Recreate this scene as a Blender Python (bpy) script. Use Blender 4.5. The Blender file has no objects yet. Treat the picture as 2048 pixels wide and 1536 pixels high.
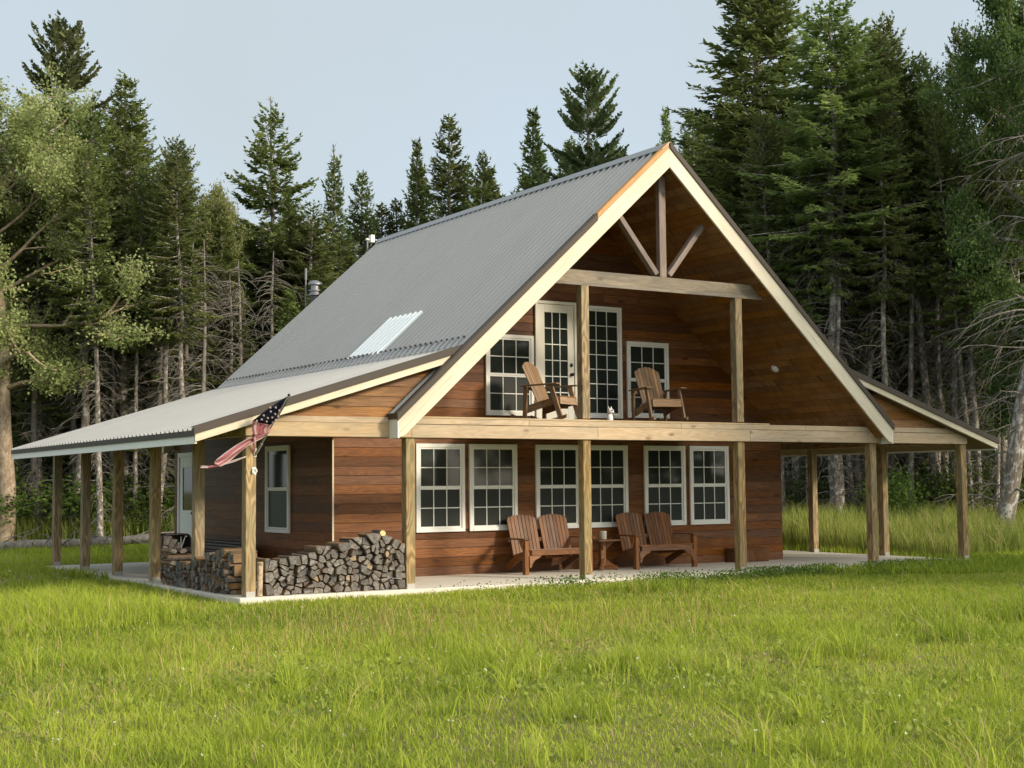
import bpy, math, random
import numpy as np
from mathutils import Vector, Matrix

sc = bpy.context.scene
COL = sc.collection
R = math.radians
rng = np.random.default_rng(7)
random.seed(5)

# ------------------------------------------------------------------ camera
CP = np.array([-7.2755, -18.365, 1.4896])
YAW, PITCH, ROLL, FPX = 0.5630, 0.0713, -0.0091, 2834.47
_F = np.array([math.sin(YAW)*math.cos(PITCH), math.cos(YAW)*math.cos(PITCH), math.sin(PITCH)])
_R0 = np.array([math.cos(YAW), -math.sin(YAW), 0.0]); _U0 = np.cross(_R0, _F)
_R = _R0*math.cos(ROLL)+_U0*math.sin(ROLL); _U = -_R0*math.sin(ROLL)+_U0*math.cos(ROLL)
FH = np.array([math.sin(YAW), math.cos(YAW), 0.0])
cam = bpy.data.cameras.new("camera"); cam_o = bpy.data.objects.new("camera", cam); COL.objects.link(cam_o)
M = Matrix(((_R[0], _U[0], -_F[0], CP[0]), (_R[1], _U[1], -_F[1], CP[1]), (_R[2], _U[2], -_F[2], CP[2]), (0, 0, 0, 1)))
cam_o.matrix_world = M
cam.sensor_fit = 'HORIZONTAL'; cam.sensor_width = 36.0; cam.lens = FPX/2048*36.0
cam.clip_start = 0.1; cam.clip_end = 3000
sc.camera = cam_o

def at(px, py, D):
    """world point seen at photo pixel, D metres ahead of the lens (used to survey where trees stand)"""
    d = _F+_R*(px-1024)/FPX-_U*(py-768)/FPX
    return CP+d*(D/(d@FH))

# ------------------------------------------------------------------ terrain
def vnoise(x, y, s, seed=0):
    x = np.asarray(x, float)/s; y = np.asarray(y, float)/s
    xi = np.floor(x).astype(np.int64); yi = np.floor(y).astype(np.int64)
    fx = x-xi; fy = y-yi; fx = fx*fx*(3-2*fx); fy = fy*fy*(3-2*fy)
    def h(a, b):
        n = (a*374761393+b*668265263+seed*974711) & 0x7fffffff
        n = ((n ^ (n >> 13))*1274126177) & 0x7fffffff
        n = n ^ (n >> 16)
        return (n & 0xffff)/65535.0
    return (h(xi, yi)*(1-fx)+h(xi+1, yi)*fx)*(1-fy)+(h(xi, yi+1)*(1-fx)+h(xi+1, yi+1)*fx)*fy

def gz(x, y):
    x = np.asarray(x, float); y = np.asarray(y, float)
    n = (vnoise(x, y, 5.0, 1)-.5)*.10+(vnoise(x, y, 1.3, 2)-.5)*.045
    # flat round the slab
    dx = np.maximum(np.maximum(-.3-x, x-14.9), 0); dy = np.maximum(np.maximum(-.3-y, y-10.6), 0)
    d = np.clip(np.hypot(dx, dy)/2.5, 0, 1)
    return -.085-.02*d+n*(.15+.85*d)

# ------------------------------------------------------------------ materials
class NT:
    def __init__(s, name):
        s.m = bpy.data.materials.new(name); s.m.use_nodes = True
        s.t = s.m.node_tree; s.n = s.t.nodes; s.l = s.t.links
        s.b = s.n['Principled BSDF']; s.out = s.n['Material Output']
    def node(s, typ, **kw):
        n = s.n.new(typ)
        for k, v in kw.items():
            if k.startswith('i_'):
                key = k[2:]; key = int(key) if key.isdigit() else key.replace('_', ' ')
                s.set(n.inputs[key], v)
            else: setattr(n, k, v)
        return n
    def set(s, inp, v):
        if isinstance(v, bpy.types.NodeSocket): s.l.new(v, inp)
        else: inp.default_value = v
    def attr(s, name, sock='Vector'):
        a = s.node('ShaderNodeAttribute', attribute_name=name); return a.outputs[sock]
    def math(s, op, a, b=None, c=None):
        n = s.node('ShaderNodeMath', operation=op); s.set(n.inputs[0], a)
        if b is not None: s.set(n.inputs[1], b)
        if c is not None: s.set(n.inputs[2], c)
        return n.outputs[0]
    def vmath(s, op, a, b):
        n = s.node('ShaderNodeVectorMath', operation=op); s.set(n.inputs[0], a); s.set(n.inputs[1], b); return n.outputs[0]
    def noise(s, vec, scale, detail=4, rough=.55, dist=0, out=0):
        n = s.node('ShaderNodeTexNoise'); s.set(n.inputs['Vector'], vec)
        n.inputs['Scale'].default_value = scale; n.inputs['Detail'].default_value = detail
        n.inputs['Roughness'].default_value = rough; n.inputs['Distortion'].default_value = dist
        return n.outputs[out]
    def ramp(s, fac, stops, interp='LINEAR'):
        n = s.node('ShaderNodeValToRGB'); n.color_ramp.interpolation = interp; s.set(n.inputs[0], fac)
        e = n.color_ramp.elements
        while len(e) < len(stops): e.new(.5)
        for i, (p, c) in enumerate(stops):
            e[i].position = p; e[i].color = c if len(c) == 4 else (*c, 1)
        return n.outputs[0]
    def mix(s, fac, a, b, mode='MIX'):
        n = s.node('ShaderNodeMix', data_type='RGBA', blend_type=mode)
        s.set(n.inputs[0], fac)
        for i, v in ((6, a), (7, b)):
            if isinstance(v, tuple) and len(v) == 3: v = (*v, 1)
            s.set(n.inputs[i], v)
        return n.outputs[2]
    def bump(s, h, strength=.3, dist=.01):
        n = s.node('ShaderNodeBump'); n.inputs['Strength'].default_value = strength; n.inputs['Distance'].default_value = dist
        s.l.new(h, n.inputs['Height']); s.l.new(n.outputs[0], s.b.inputs['Normal'])
    def base(s, c, rough=.7, spec=.3, metal=0):
        s.set(s.b.inputs['Base Color'], (*c, 1) if isinstance(c, tuple) and len(c) == 3 else c)
        s.set(s.b.inputs['Roughness'], rough); s.b.inputs['Specular IOR Level'].default_value = spec
        s.b.inputs['Metallic'].default_value = metal

def wood(name, c1, c2, knot=None, tint=.35, rough=.7, spec=.25, grey=None, greyamt=0., cath=.5, knots=1.0, gscale=1.0):
    """grain runs along gc.x; every board carries its own random number rnd"""
    k = NT(name); gc = k.attr('gc'); rnd = k.attr('rnd', 'Fac')
    off = k.vmath('MULTIPLY', k.node('ShaderNodeCombineXYZ', i_0=rnd, i_1=rnd, i_2=rnd).outputs[0], (37.1, 91.7, 53.3))
    p = k.vmath('ADD', gc, off)
    fine = k.noise(k.vmath('MULTIPLY', p, (2.5*gscale, 60*gscale, 60*gscale)), 1.0, 3, .6)
    # cathedral rings: distance-like field stretched along the board, bent by low noise
    lo = k.noise(k.vmath('MULTIPLY', p, (.9*gscale, 5*gscale, 5*gscale)), 1.0, 2, .5)
    rings = k.math('SINE', k.math('MULTIPLY', lo, 60.0))
    rings = k.math('MULTIPLY_ADD', rings, .5, .5)
    g = k.math('ADD', k.math('MULTIPLY', fine, 1-cath), k.math('MULTIPLY', rings, cath))
    col = k.mix(k.ramp(g, [(.25, (0, 0, 0)), (.8, (1, 1, 1))]), c2, c1)
    h = fine
    if knot is not None:
        v = k.node('ShaderNodeTexVoronoi', feature='F1'); k.set(v.inputs['Vector'], k.vmath('MULTIPLY', p, (1.7, 4.0, 4.0)))
        v.inputs['Scale'].default_value = 1.0
        nn = k.noise(k.vmath('MULTIPLY', p, (14, 22, 22)), 1.0, 2)
        d = k.math('ADD', v.outputs['Distance'], k.math('MULTIPLY', k.math('SUBTRACT', nn, .5), .10))
        kk = k.ramp(d, [(.05*knots, (1, 1, 1)), (.15*knots, (0, 0, 0))])
        col = k.mix(k.math('MULTIPLY', kk, .85), col, knot)
    if grey is not None:
        w = k.noise(k.vmath('MULTIPLY', p, (1.1, 7, 7)), 1.0, 4, .6)
        col = k.mix(k.math('MULTIPLY', k.ramp(w, [(.42, (0, 0, 0)), (.68, (1, 1, 1))]), greyamt), col, grey)
    # drying checks and dark streaks along the grain
    ck = k.noise(k.vmath('MULTIPLY', p, (1.6, 42, 42)), 1.0, 2, .4)
    ck = k.ramp(ck, [(.30, (1, 1, 1)), (.36, (0, 0, 0))])
    col = k.mix(k.math('MULTIPLY', ck, .45), col, tuple(x*.35 for x in c2))
    bl = k.noise(k.vmath('MULTIPLY', p, (.8, 2.5, 2.5)), 1.0, 4, .6)
    col = k.mix(k.math('MULTIPLY', k.ramp(bl, [(.35, (1, 1, 1)), (.65, (0, 0, 0))]), .40), col, tuple(x*.55 for x in c2))
    fr = k.math('FRACT', k.math('MULTIPLY', rnd, 17.31))
    hs = k.node('ShaderNodeHueSaturation'); k.l.new(col, hs.inputs['Color'])
    k.set(hs.inputs['Value'], k.math('MULTIPLY_ADD', fr, tint*2, 1-tint))
    k.set(hs.inputs['Saturation'], k.math('MULTIPLY_ADD', k.math('FRACT', k.math('MULTIPLY', rnd, 7.7)), .25, .88))
    k.base(hs.outputs[0], rough, spec); k.bump(h, .25, .004)
    return k.m

def plain(name, c, rough=.6, spec=.4, metal=0, var=.12, scale=6, bump=0):
    k = NT(name); tc = k.node('ShaderNodeTexCoord').outputs['Object']
    n = k.noise(tc, scale, 5, .6)
    lo = tuple(max(0, x*(1-var)) for x in c); hi = tuple(min(1, x*(1+var)) for x in c)
    k.base(k.mix(n, lo, hi), rough, spec, metal)
    if bump: k.bump(k.noise(tc, scale*12, 4), bump, .005)
    return k.m

MT = {}
MT['siding'] = wood('stained siding', (.245, .090, .021), (.095, .032, .008), knot=(.025, .008, .004), tint=.42, cath=.16, rough=.55, spec=.3, knots=1.25)
MT['soffit'] = wood('stained soffit', (.40, .200, .072), (.165, .075, .026), knot=(.03, .010, .005), tint=.24, cath=.08, rough=.6)
MT['post'] = wood('treated post', (.43, .305, .155), (.22, .145, .070), knot=(.12, .065, .03), tint=.10, cath=.65, grey=(.22, .215, .135), greyamt=.7, knots=1.15)
MT['beam'] = wood('raw beam', (.57, .43, .285), (.45, .325, .195), knot=(.16, .07, .03), tint=.12, cath=.30, grey=(.36, .32, .24), greyamt=.6, knots=1.0)
MT['tie'] = wood('weathered tie beam', (.31, .265, .20), (.22, .18, .135), knot=(.10, .06, .03), tint=.12, cath=.3, grey=(.13, .12, .105), greyamt=.9)
MT['truss'] = wood('weathered truss timber', (.33, .255, .21), (.22, .165, .14), knot=(.10, .07, .05), tint=.10, cath=.3, grey=(.15, .13, .12), greyamt=.7)
MT['trim'] = wood('cream fascia', (.70, .635, .49), (.66, .59, .45), knot=None, tint=.05, cath=.2, grey=(.52, .47, .38), greyamt=.5, rough=.55)
MT['raw_strip'] = wood('bare orange strip', (.62, .33, .11), (.50, .25, .08), tint=.05, cath=.4)
MT['dark_board'] = wood('dark framing', (.20, .135, .07), (.13, .085, .045), tint=.2)  # dark brown wood of the loft deck and porch ceilings
MT['bench'] = wood('stained bench', (.27, .118, .043), (.15, .060, .022), tint=.34, cath=.3, rough=.5, spec=.35)
MT['rocker'] = wood('weathered rocker', (.34, .22, .125), (.22, .135, .075), tint=.24, cath=.3, rough=.6)
MT['lumber'] = wood('grey lumber', (.17, .145, .13), (.11, .09, .08), tint=.25, cath=.3)
MT['box'] = wood('brown box', (.19, .085, .035), (.12, .05, .02), tint=.15, cath=.3)
MT['vinyl'] = plain('white vinyl', (.74, .74, .70), .45, .4, var=.04)
MT['doorpaint'] = plain('cream door paint', (.72, .69, .60), .45, .4, var=.04)
MT['dark_trim'] = plain('brown rake metal', (.060, .048, .039), .6, .25, .0, .1)
MT['concrete'] = plain('porch concrete', (.62, .575, .49), .85, .2, 0, .16, 2.2, .15)
MT['black'] = plain('black iron', (.018, .017, .018), .5, .4, 0, .2)
MT['steel'] = plain('flue steel', (.30, .30, .31), .35, .5, .85, .1)
MT['flue_dark'] = plain('flue pipe', (.07, .072, .078), .35, .5, .6, .1)
MT['white_obj'] = plain('white ceramic', (.78, .77, .73), .4, .5, 0, .05)
MT['mast'] = plain('dull mast', (.20, .20, .20), .6, .3, .2, .1)
MT['galv'] = plain('galvanised bracket', (.36, .35, .33), .5, .4, .5, .1)

def roofmat(name, c, rough, metal):
    k = NT(name); tc = k.node('ShaderNodeTexCoord').outputs['Object']
    n = k.noise(k.vmath('MULTIPLY', tc, (.35, .9, .35)), 1.0, 5, .6)
    st = k.noise(k.vmath('MULTIPLY', tc, (.5, 7, .5)), 1.0, 3, .5)
    c0 = k.mix(n, tuple(x*.86 for x in c), tuple(x*1.12 for x in c))
    c0 = k.mix(k.math('MULTIPLY', k.ramp(st, [(.5, (0, 0, 0)), (.75, (1, 1, 1))]), .25), c0, tuple(x*.8 for x in c))
    k.base(c0, k.math('MULTIPLY_ADD', n, .12, rough-.06), .5, metal)
    return k.m
MT['roof'] = roofmat('grey ribbed roof metal', (.275, .278, .278), .40, .28)
MT['skylight'] = plain('clear ribbed panel', (.74, .79, .80), .25, .6, 0, .06)

def glass():
    k = NT('dark window glass'); tc = k.node('ShaderNodeTexCoord').outputs['Object']
    n = k.noise(k.vmath('MULTIPLY', tc, (1.2, 1.2, .5)), 1.3, 3, .5)
    k.base(k.mix(n, (.010, .014, .012), (.034, .042, .036)), .05, .4)
    k.b.inputs['IOR'].default_value = 1.45
    k.bump(k.noise(tc, 1.7, 1), .02, .02)
    return k.m
MT['glass'] = glass()
def screen():
    k = NT('window with insect screen'); tc = k.node('ShaderNodeTexCoord').outputs['Object']
    n = k.noise(tc, 2.0, 3)
    k.base(k.mix(n, (.014, .018, .016), (.026, .031, .027)), .4, .25)
    return k.m
MT['screen'] = screen()

def bark(name, c1, c2, lich, lamt, scale=1.0, zs=.25):
    k = NT(name); tc = k.node('ShaderNodeTexCoord').outputs['Object']
    v = k.vmath('MULTIPLY', tc, (1, 1, zs))
    n = k.noise(v, 16*scale, 5, .65)
    col = k.mix(k.ramp(n, [(.32, (0, 0, 0)), (.68, (1, 1, 1))]), c1, c2)
    l = k.noise(k.vmath('MULTIPLY', tc, (1, 1, .7)), 7*scale, 5, .7)
    col = k.mix(k.math('MULTIPLY', k.ramp(l, [(.50, (0, 0, 0)), (.60, (1, 1, 1))]), lamt), col, lich)
    k.base(col, .9, .15); k.bump(n, .6, .02)
    return k.m
MT['bark_spruce'] = bark('spruce bark', (.085, .070, .058), (.23, .195, .16), (.46, .45, .41), .85)
MT['bark_birch'] = bark('yellow birch bark', (.17, .125, .085), (.36, .28, .20), (.44, .36, .27), .5, .8, .5)
MT['bark_dead'] = bark('dead grey wood', (.10, .088, .076), (.22, .20, .175), (.28, .26, .23), .5)

def foliage(name, dark, light, tr=.35, rough=.7, straw=None, objrand=True):
    k = NT(name); t = k.attr('tint', 'Fac')
    oi = k.node('ShaderNodeObjectInfo').outputs['Random']
    col = k.mix(t, dark, light)
    if straw: col = k.mix(k.ramp(t, [(.90, (0, 0, 0)), (.94, (1, 1, 1))]), col, straw)
    hs = k.node('ShaderNodeHueSaturation'); k.l.new(col, hs.inputs['Color'])
    if objrand:
        k.set(hs.inputs['Value'], k.math('MULTIPLY_ADD', oi, .5, .75))
        k.set(hs.inputs['Hue'], k.math('MULTIPLY_ADD', oi, .03, .485))
    k.base(hs.outputs[0], rough, .15)
    tl = k.node('ShaderNodeBsdfTranslucent'); k.l.new(hs.outputs[0], tl.inputs['Color'])
    mx = k.node('ShaderNodeMixShader'); mx.inputs[0].default_value = tr
    k.l.new(k.b.outputs[0], mx.inputs[1]); k.l.new(tl.outputs[0], mx.inputs[2]); k.l.new(mx.outputs[0], k.out.inputs[0])
    return k.m
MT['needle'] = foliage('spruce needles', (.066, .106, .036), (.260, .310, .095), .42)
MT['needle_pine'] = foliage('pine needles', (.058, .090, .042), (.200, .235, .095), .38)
MT['leaf_birch'] = foliage('birch leaves', (.150, .195, .055), (.470, .490, .220), .50)
MT['leaf_maple'] = foliage('maple leaves', (.050, .090, .026), (.160, .215, .062), .45)
MT['leaf_shrub'] = foliage('shrub leaves', (.040, .080, .015), (.130, .180, .035), .45)
MT['grass'] = foliage('lawn grass', (.150, .230, .022), (.490, .560, .075), .48, .6, straw=(.52, .42, .20), objrand=False)
MT['meadow'] = foliage('meadow grass', (.125, .175, .030), (.390, .430, .105), .45, .7, straw=(.48, .38, .19), objrand=False)
MT['weed'] = foliage('lawn weeds', (.150, .215, .040), (.380, .430, .095), .45, .6, objrand=False)
MT['seed'] = foliage('grass seed stems', (.30, .235, .070), (.46, .38, .14), .3, .8, objrand=False)
MT['clover'] = foliage('clover', (.070, .130, .022), (.170, .250, .050), .4, .6, objrand=False)

def ground():
    k = NT('turf ground'); tc = k.node('ShaderNodeTexCoord').outputs['Object']
    n = k.noise(tc, .55, 6, .65); f = k.noise(tc, 14, 5, .7)
    c = k.mix(n, (.105, .115, .032), (.20, .20, .065))
    c = k.mix(k.ramp(f, [(.45, (0, 0, 0)), (.75, (1, 1, 1))]), c, (.16, .125, .07))
    k.base(c, .95, .1); k.bump(f, .8, .03)
    return k.m
MT['ground'] = ground()

# ------------------------------------------------------------------ mesh builder
class MB:
    def __init__(s): s.v = []; s.f = []; s.mi = []; s.g = []; s.r = []
    def add(s, vs, fs, gs, rnd=None, mi=0):
        if rnd is None: rnd = random.random()
        o = len(s.v); s.v += [tuple(map(float, v)) for v in vs]; s.g += [tuple(map(float, g)) for g in gs]; s.r += [rnd]*len(vs)
        for f in fs: s.f.append([i+o for i in f]); s.mi.append(mi)
    def box(s, a, b, grain='x', rnd=None, mi=0):
        (x0, y0, z0), (x1, y1, z1) = a, b
        vs = [(x, y, z) for x in (x0, x1) for y in (y0, y1) for z in (z0, z1)]
        fs = [(0, 1, 3, 2), (4, 6, 7, 5), (0, 4, 5, 1), (2, 3, 7, 6), (0, 2, 6, 4), (1, 5, 7, 3)]
        pm = {'x': (0, 1, 2), 'y': (1, 2, 0), 'z': (2, 0, 1)}[grain]
        s.add(vs, fs, [tuple(v[i] for i in pm) for v in vs], rnd, mi)
    def beam(s, a, b, w, h, up=(0, 0, 1), rnd=None, mi=0, w1=None, h1=None):
        a = Vector(a); b = Vector(b); d = (b-a); L = d.length; d.normalize()
        u = Vector(up); sd = d.cross(u); sd.normalize(); u = sd.cross(d)
        vs = []; gs = []
        for t, ww, hh, p in ((0, w, h, a), (L, w1 or w, h1 or h, b)):
            for i, j in ((-1, -1), (1, -1), (1, 1), (-1, 1)):
                vs.append(p+sd*(i*ww/2)+u*(j*hh/2)); gs.append((t, i*ww/2, j*hh/2))
        s.add(vs, [(0, 1, 2, 3), (7, 6, 5, 4), (0, 4, 5, 1), (1, 5, 6, 2), (2, 6, 7, 3), (3, 7, 4, 0)], gs, rnd, mi)
    def prism(s, poly, ext, grain, rnd=None, mi=0, flip=False):
        """poly: 3D points; ext: extrusion vector; grain: unit vector of the grain"""
        n = len(poly); P = [Vector(p) for p in poly]; E = Vector(ext); G = Vector(grain).normalized()
        N = E.normalized(); S = N.cross(G)
        vs = P+[p+E for p in P]
        gs = [(v.dot(G), v.dot(S), v.dot(N)) for v in vs]
        fs = [list(range(n))[::-1], list(range(n, 2*n))]+[(i, (i+1) % n, (i+1) % n+n, i+n) for i in range(n)]
        s.add(vs, fs, gs, rnd, mi)
    def tube(s, pts, rad, n=8, cap=True, rnd=None, mi=0):
        P = [Vector(p) for p in pts]
        if not hasattr(rad, '__len__'): rad = [rad]*len(P)
        vs = []; gs = []; L = 0; fs = []
        ref = Vector((0.31, 0.17, .93))
        for i, p in enumerate(P):
            d = (P[min(i+1, len(P)-1)]-P[max(i-1, 0)]).normalized()
            if abs(d.dot(ref)) > .95: rf = Vector((1, 0, 0))
            else: rf = ref
            a = d.cross(rf).normalized(); b = d.cross(a)
            if i: L += (p-P[i-1]).length
            for j in range(n):
                t = 2*math.pi*j/n
                vs.append(p+(a*math.cos(t)+b*math.sin(t))*rad[i]); gs.append((L, rad[i]*math.cos(t), rad[i]*math.sin(t)))
        for i in range(len(P)-1):
            for j in range(n):
                fs.append((i*n+j, i*n+(j+1) % n, (i+1)*n+(j+1) % n, (i+1)*n+j))
        if cap: fs.append(list(range(n))[::-1]); fs.append([(len(P)-1)*n+j for j in range(n)])
        s.add(vs, fs, gs, rnd, mi)
    def lathe(s, prof, c, n=20, rnd=None, mi=0, axis='z'):
        vs = []; gs = []; fs = []
        for (r, z) in prof:
            for j in range(n):
                t = 2*math.pi*j/n; v = (r*math.cos(t), r*math.sin(t), z)
                if axis == 'y': v = (v[0], v[2], v[1])
                vs.append((c[0]+v[0], c[1]+v[1], c[2]+v[2])); gs.append(v)
        for i in range(len(prof)-1):
            for j in range(n): fs.append((i*n+j, i*n+(j+1) % n, (i+1)*n+(j+1) % n, (i+1)*n+j))
        fs.append(list(range(n))[::-1]); fs.append([(len(prof)-1)*n+j for j in range(n)])
        s.add(vs, fs, gs, rnd, mi)
    def mesh(s, name, mats, smooth=False):
        me = bpy.data.meshes.new(name); me.from_pydata(s.v, [], s.f)
        mats = mats if isinstance(mats, (list, tuple)) else [mats]
        for m in mats: me.materials.append(m)
        a = me.attributes.new('gc', 'FLOAT_VECTOR', 'POINT'); a.data.foreach_set('vector', np.array(s.g, dtype=np.float32).ravel())
        a = me.attributes.new('rnd', 'FLOAT', 'POINT'); a.data.foreach_set('value', np.array(s.r, dtype=np.float32))
        if any(s.mi): me.polygons.foreach_set('material_index', s.mi)
        if smooth: me.polygons.foreach_set('use_smooth', [True]*len(me.polygons))
        me.update(); return me
    def build(s, name, mats, parent=None, bevel=0, smooth=False):
        o = bpy.data.objects.new(name, s.mesh(name, mats, smooth)); COL.objects.link(o)
        if parent is not None: o.parent = parent
        if bevel:
            b = o.modifiers.new('edge', 'BEVEL'); b.width = bevel; b.segments = 1; b.limit_method = 'ANGLE'
        return o

def tag(o, label=None, cat=None, group=None, kind=None):
    if label: o['label'] = label
    if cat: o['category'] = cat
    if group: o['group'] = group
    if kind: o['kind'] = kind
    return o
def thing(name, loc, rz, label, cat, group=None):
    o = bpy.data.objects.new(name, None); o.empty_display_size = .2; COL.objects.link(o)
    o.location = loc; o.rotation_euler = (0, 0, rz); return tag(o, label, cat, group)
def dup(o, parent=None):
    c = o.copy(); COL.objects.link(c)
    if parent is not None: c.parent = parent
    for ch in o.children: dup(ch, c)
    return c

def npmesh(name, V, quads, tris=None, mat=None, tint=None):
    me = bpy.data.meshes.new(name)
    nq = len(quads) if quads is not None else 0; nt = len(tris) if tris is not None else 0
    me.vertices.add(len(V)); me.vertices.foreach_set('co', np.ascontiguousarray(V, dtype=np.float32).ravel())
    li = []
    if nq: li.append(np.asarray(quads, dtype=np.int32).ravel())
    if nt: li.append(np.asarray(tris, dtype=np.int32).ravel())
    li = np.concatenate(li)
    me.loops.add(len(li)); me.loops.foreach_set('vertex_index', li)
    me.polygons.add(nq+nt)
    st = np.concatenate([np.arange(nq)*4, nq*4+np.arange(nt)*3]).astype(np.int32)
    me.polygons.foreach_set('loop_start', st)
    me.update(calc_edges=True)
    if tint is not None:
        a = me.attributes.new('tint', 'FLOAT', 'POINT'); a.data.foreach_set('value', np.asarray(tint, dtype=np.float32))
    if mat: me.materials.append(mat)
    return me
def obj(name, me, parent=None):
    o = bpy.data.objects.new(name, me); COL.objects.link(o)
    if parent is not None: o.parent = parent
    return o

# ------------------------------------------------------------------ cabin dimensions
WL, BAY, MID, WR = 2.474, 3.162, 3.220, 2.434
PX = [0, WL, WL+BAY, WL+BAY+MID, WL+2*BAY+MID, WL+2*BAY+MID+WR]      # left edges of the front posts
PW = .15; PH = 2.20; SB = 2.005                                      # post size, beam underside, side bay
XL, XR = 2.42, 12.06; YW = 2.40; YB = 10.02                          # house walls
AX, AZ, SL = 7.24, 7.085, .905                                       # ridge x, ridge z, slope
YF, YR = -.30, 10.12                                                 # main roof front and back edges
def rz_(x): return AZ-SL*abs(x-AX)                                   # top of main roof
WS = .3095; JX = 3.40; JZ = 3.565; EX = -.80                         # wing roof slope, junction, eave
def wz(x):
    if x > AX: x = 2*AX-x
    return JZ-WS*(JX-x)
MIR = lambda x: 2*AX-x
DECK = 2.505

cabin = thing('cabin', (0, 0, 0), 0, 'brown wooden gabled cabin with grey ribbed metal roof and wraparound porch', 'cabin')
def part(mb, name, mat, parent=cabin, bevel=0, smooth=False):
    return mb.build(name, mat, parent, bevel, smooth)

# slab
m = MB(); m.box((-.13, -.13, -.26), (14.62, YB+.12, 0)); part(m, 'porch_slab', MT['concrete'], bevel=.012)
# walls: individual boards with a groove under each
def siding_x(m, x0f, x1f, y, z0, z1, out=-1, bh=.152, t=.03, clip=None, gv=.013):
    z = z0; k = 0
    while z < z1-.02:
        zt = min(z+bh, z1); ztop = zt-gv
        a0, a1 = x0f(z), x1f(z); b0, b1 = x0f(ztop), x1f(ztop)
        if b1-b0 < .05: break
        # split into one or two random lengths
        cuts = [0, 1]
        if a1-a0 > 3: cuts = [0, random.uniform(.25, .75), 1]
        for c0, c1 in zip(cuts[:-1], cuts[1:]):
            g = .002
            pa = a0+(a1-a0)*c0+(g if c0 > 0 else 0); pb = a0+(a1-a0)*c1-(g if c1 < 1 else 0)
            qa = pa if c0 > 0 else b0; qb = pb if c1 < 1 else b1
            j = random.uniform(-.0015, .0015)
            m.prism([(pa, y+out*j, z), (pb, y+out*j, z), (qb, y+out*j, ztop), (qa, y+out*j, ztop)], (0, -out*t, 0), (1, 0, 0))
        m.box((min(a0, b0)+.002, y-out*.014, ztop-.001), (max(a1, b1)-.002, y-out*(t-.002), min(zt, z1)+.001))
        z = zt; k += 1
m = MB(); siding_x(m, lambda z: XL, lambda z: XR, YW, 0.0, DECK); part(m, 'front_wall', MT['siding'])
sof = .365
cx0 = lambda z: AX-(AZ-sof-z)/SL
cx1 = lambda z: AX+(AZ-sof-z)/SL
m = MB(); siding_x(m, cx0, cx1, YW, DECK, AZ-sof-.05); part(m, 'loft_wall', MT['siding'])
m = MB()
z = 0
while z < 3.0:
    zt = min(z+.152, 3.0)
    y0 = YW+.031
    yc = y0+random.uniform(2, 5.5)
    for ya, yb in ((y0, yc-.002), (yc+.002, YB)):
        m.box((XL, ya, z), (XL+.03, yb, zt-.010), 'y')
    z = zt
m.box((XL+.014, YW+.031, 0), (XL+.04, YB, 3.0), 'y')
part(m, 'side_wall', MT['siding'])
m = MB(); z = 0
while z < 3.0:
    zt = min(z+.152, 3.0); m.box((XR-.03, YW+.031, z), (XR, YB, zt-.010), 'y'); z = zt
m.box((XR-.04, YW+.031, 0), (XR-.014, YB, 3.0), 'y')
part(m, 'side_wall', MT['siding'])
m = MB(); siding_x(m, lambda z: XL+.041, lambda z: XR-.041, YB, 0.0, 2.9, out=1)
siding_x(m, lambda z: max(cx0(z), XL+.041), lambda z: min(cx1(z), XR-.041), YB, 2.9, AZ-sof-.05, out=1)
part(m, 'back_wall', MT['siding'])
m = MB(); m.box((XL-.012, YW-.012, 0), (XL+.016, YW-.0005, 2.24), 'z'); part(m, 'corner_trim', MT['trim'])
# loft deck
m = MB()
x = 2.05
for k in range(16):
    m.box((4.90, .16+k*.14, DECK-.03), (MIR(4.90), .16+k*.14+.132, DECK), 'x')
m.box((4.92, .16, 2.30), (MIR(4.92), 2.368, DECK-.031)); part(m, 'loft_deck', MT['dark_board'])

# ---- ribbed metal roofs
def rib_profile(y0, y1, pitch=.172, h=.020):
    ys = []; y = y0
    while y < y1-1e-6:
        for f, hh in ((0, 0), (.30, 0), (.42, h), (.58, h), (.70, 0)):
            if y+f*pitch <= y1: ys.append((y+f*pitch, hh))
        y += pitch
    ys.append((y1, 0)); return ys
def roof_sheet(name, p_low, p_high, y0, y1, mat, thick=.02, parent=cabin, pitch=.186, h=.048, lift=0):
    """p_low/p_high: (x, z); ribs run up the slope"""
    d = Vector((p_high[0]-p_low[0], 0, p_high[1]-p_low[1])).normalized()
    n = Vector((-d.z, 0, d.x)) if d.x > 0 else Vector((d.z, 0, -d.x))
    m = MB(); prof = rib_profile(y0, y1, pitch, h); N = len(prof); vs = []
    for (px, pz) in (p_low, p_high):
        for (y, hh) in prof:
            q = Vector((px, y, pz))+n*(hh+lift-.024); vs.append(q)
    for (px, pz) in (p_low, p_high):
        for (y, hh) in prof:
            q = Vector((px, y, pz))+n*(hh+lift-.028 if lift else hh-.024-thick); vs.append(q)
    fs = []
    up = d.x < 0
    for i in range(N-1):
        a = (i, i+1, N+i+1, N+i); b = (2*N+i, 3*N+i, 3*N+i+1, 2*N+i+1)
        fs.append(a if not up else a[::-1]); fs.append(b)
        fs.append((i, i+1, 2*N+i+1, 2*N+i)); fs.append((N+i, N+i+1, 3*N+i+1, 3*N+i))
    fs += [(0, N, 3*N, 2*N), (N-1, 2*N-1, 4*N-1, 3*N-1)]
    m.add(vs, fs, [(v.x, v.y, v.z) for v in vs])
    return part(m, name, mat, parent)
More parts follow.
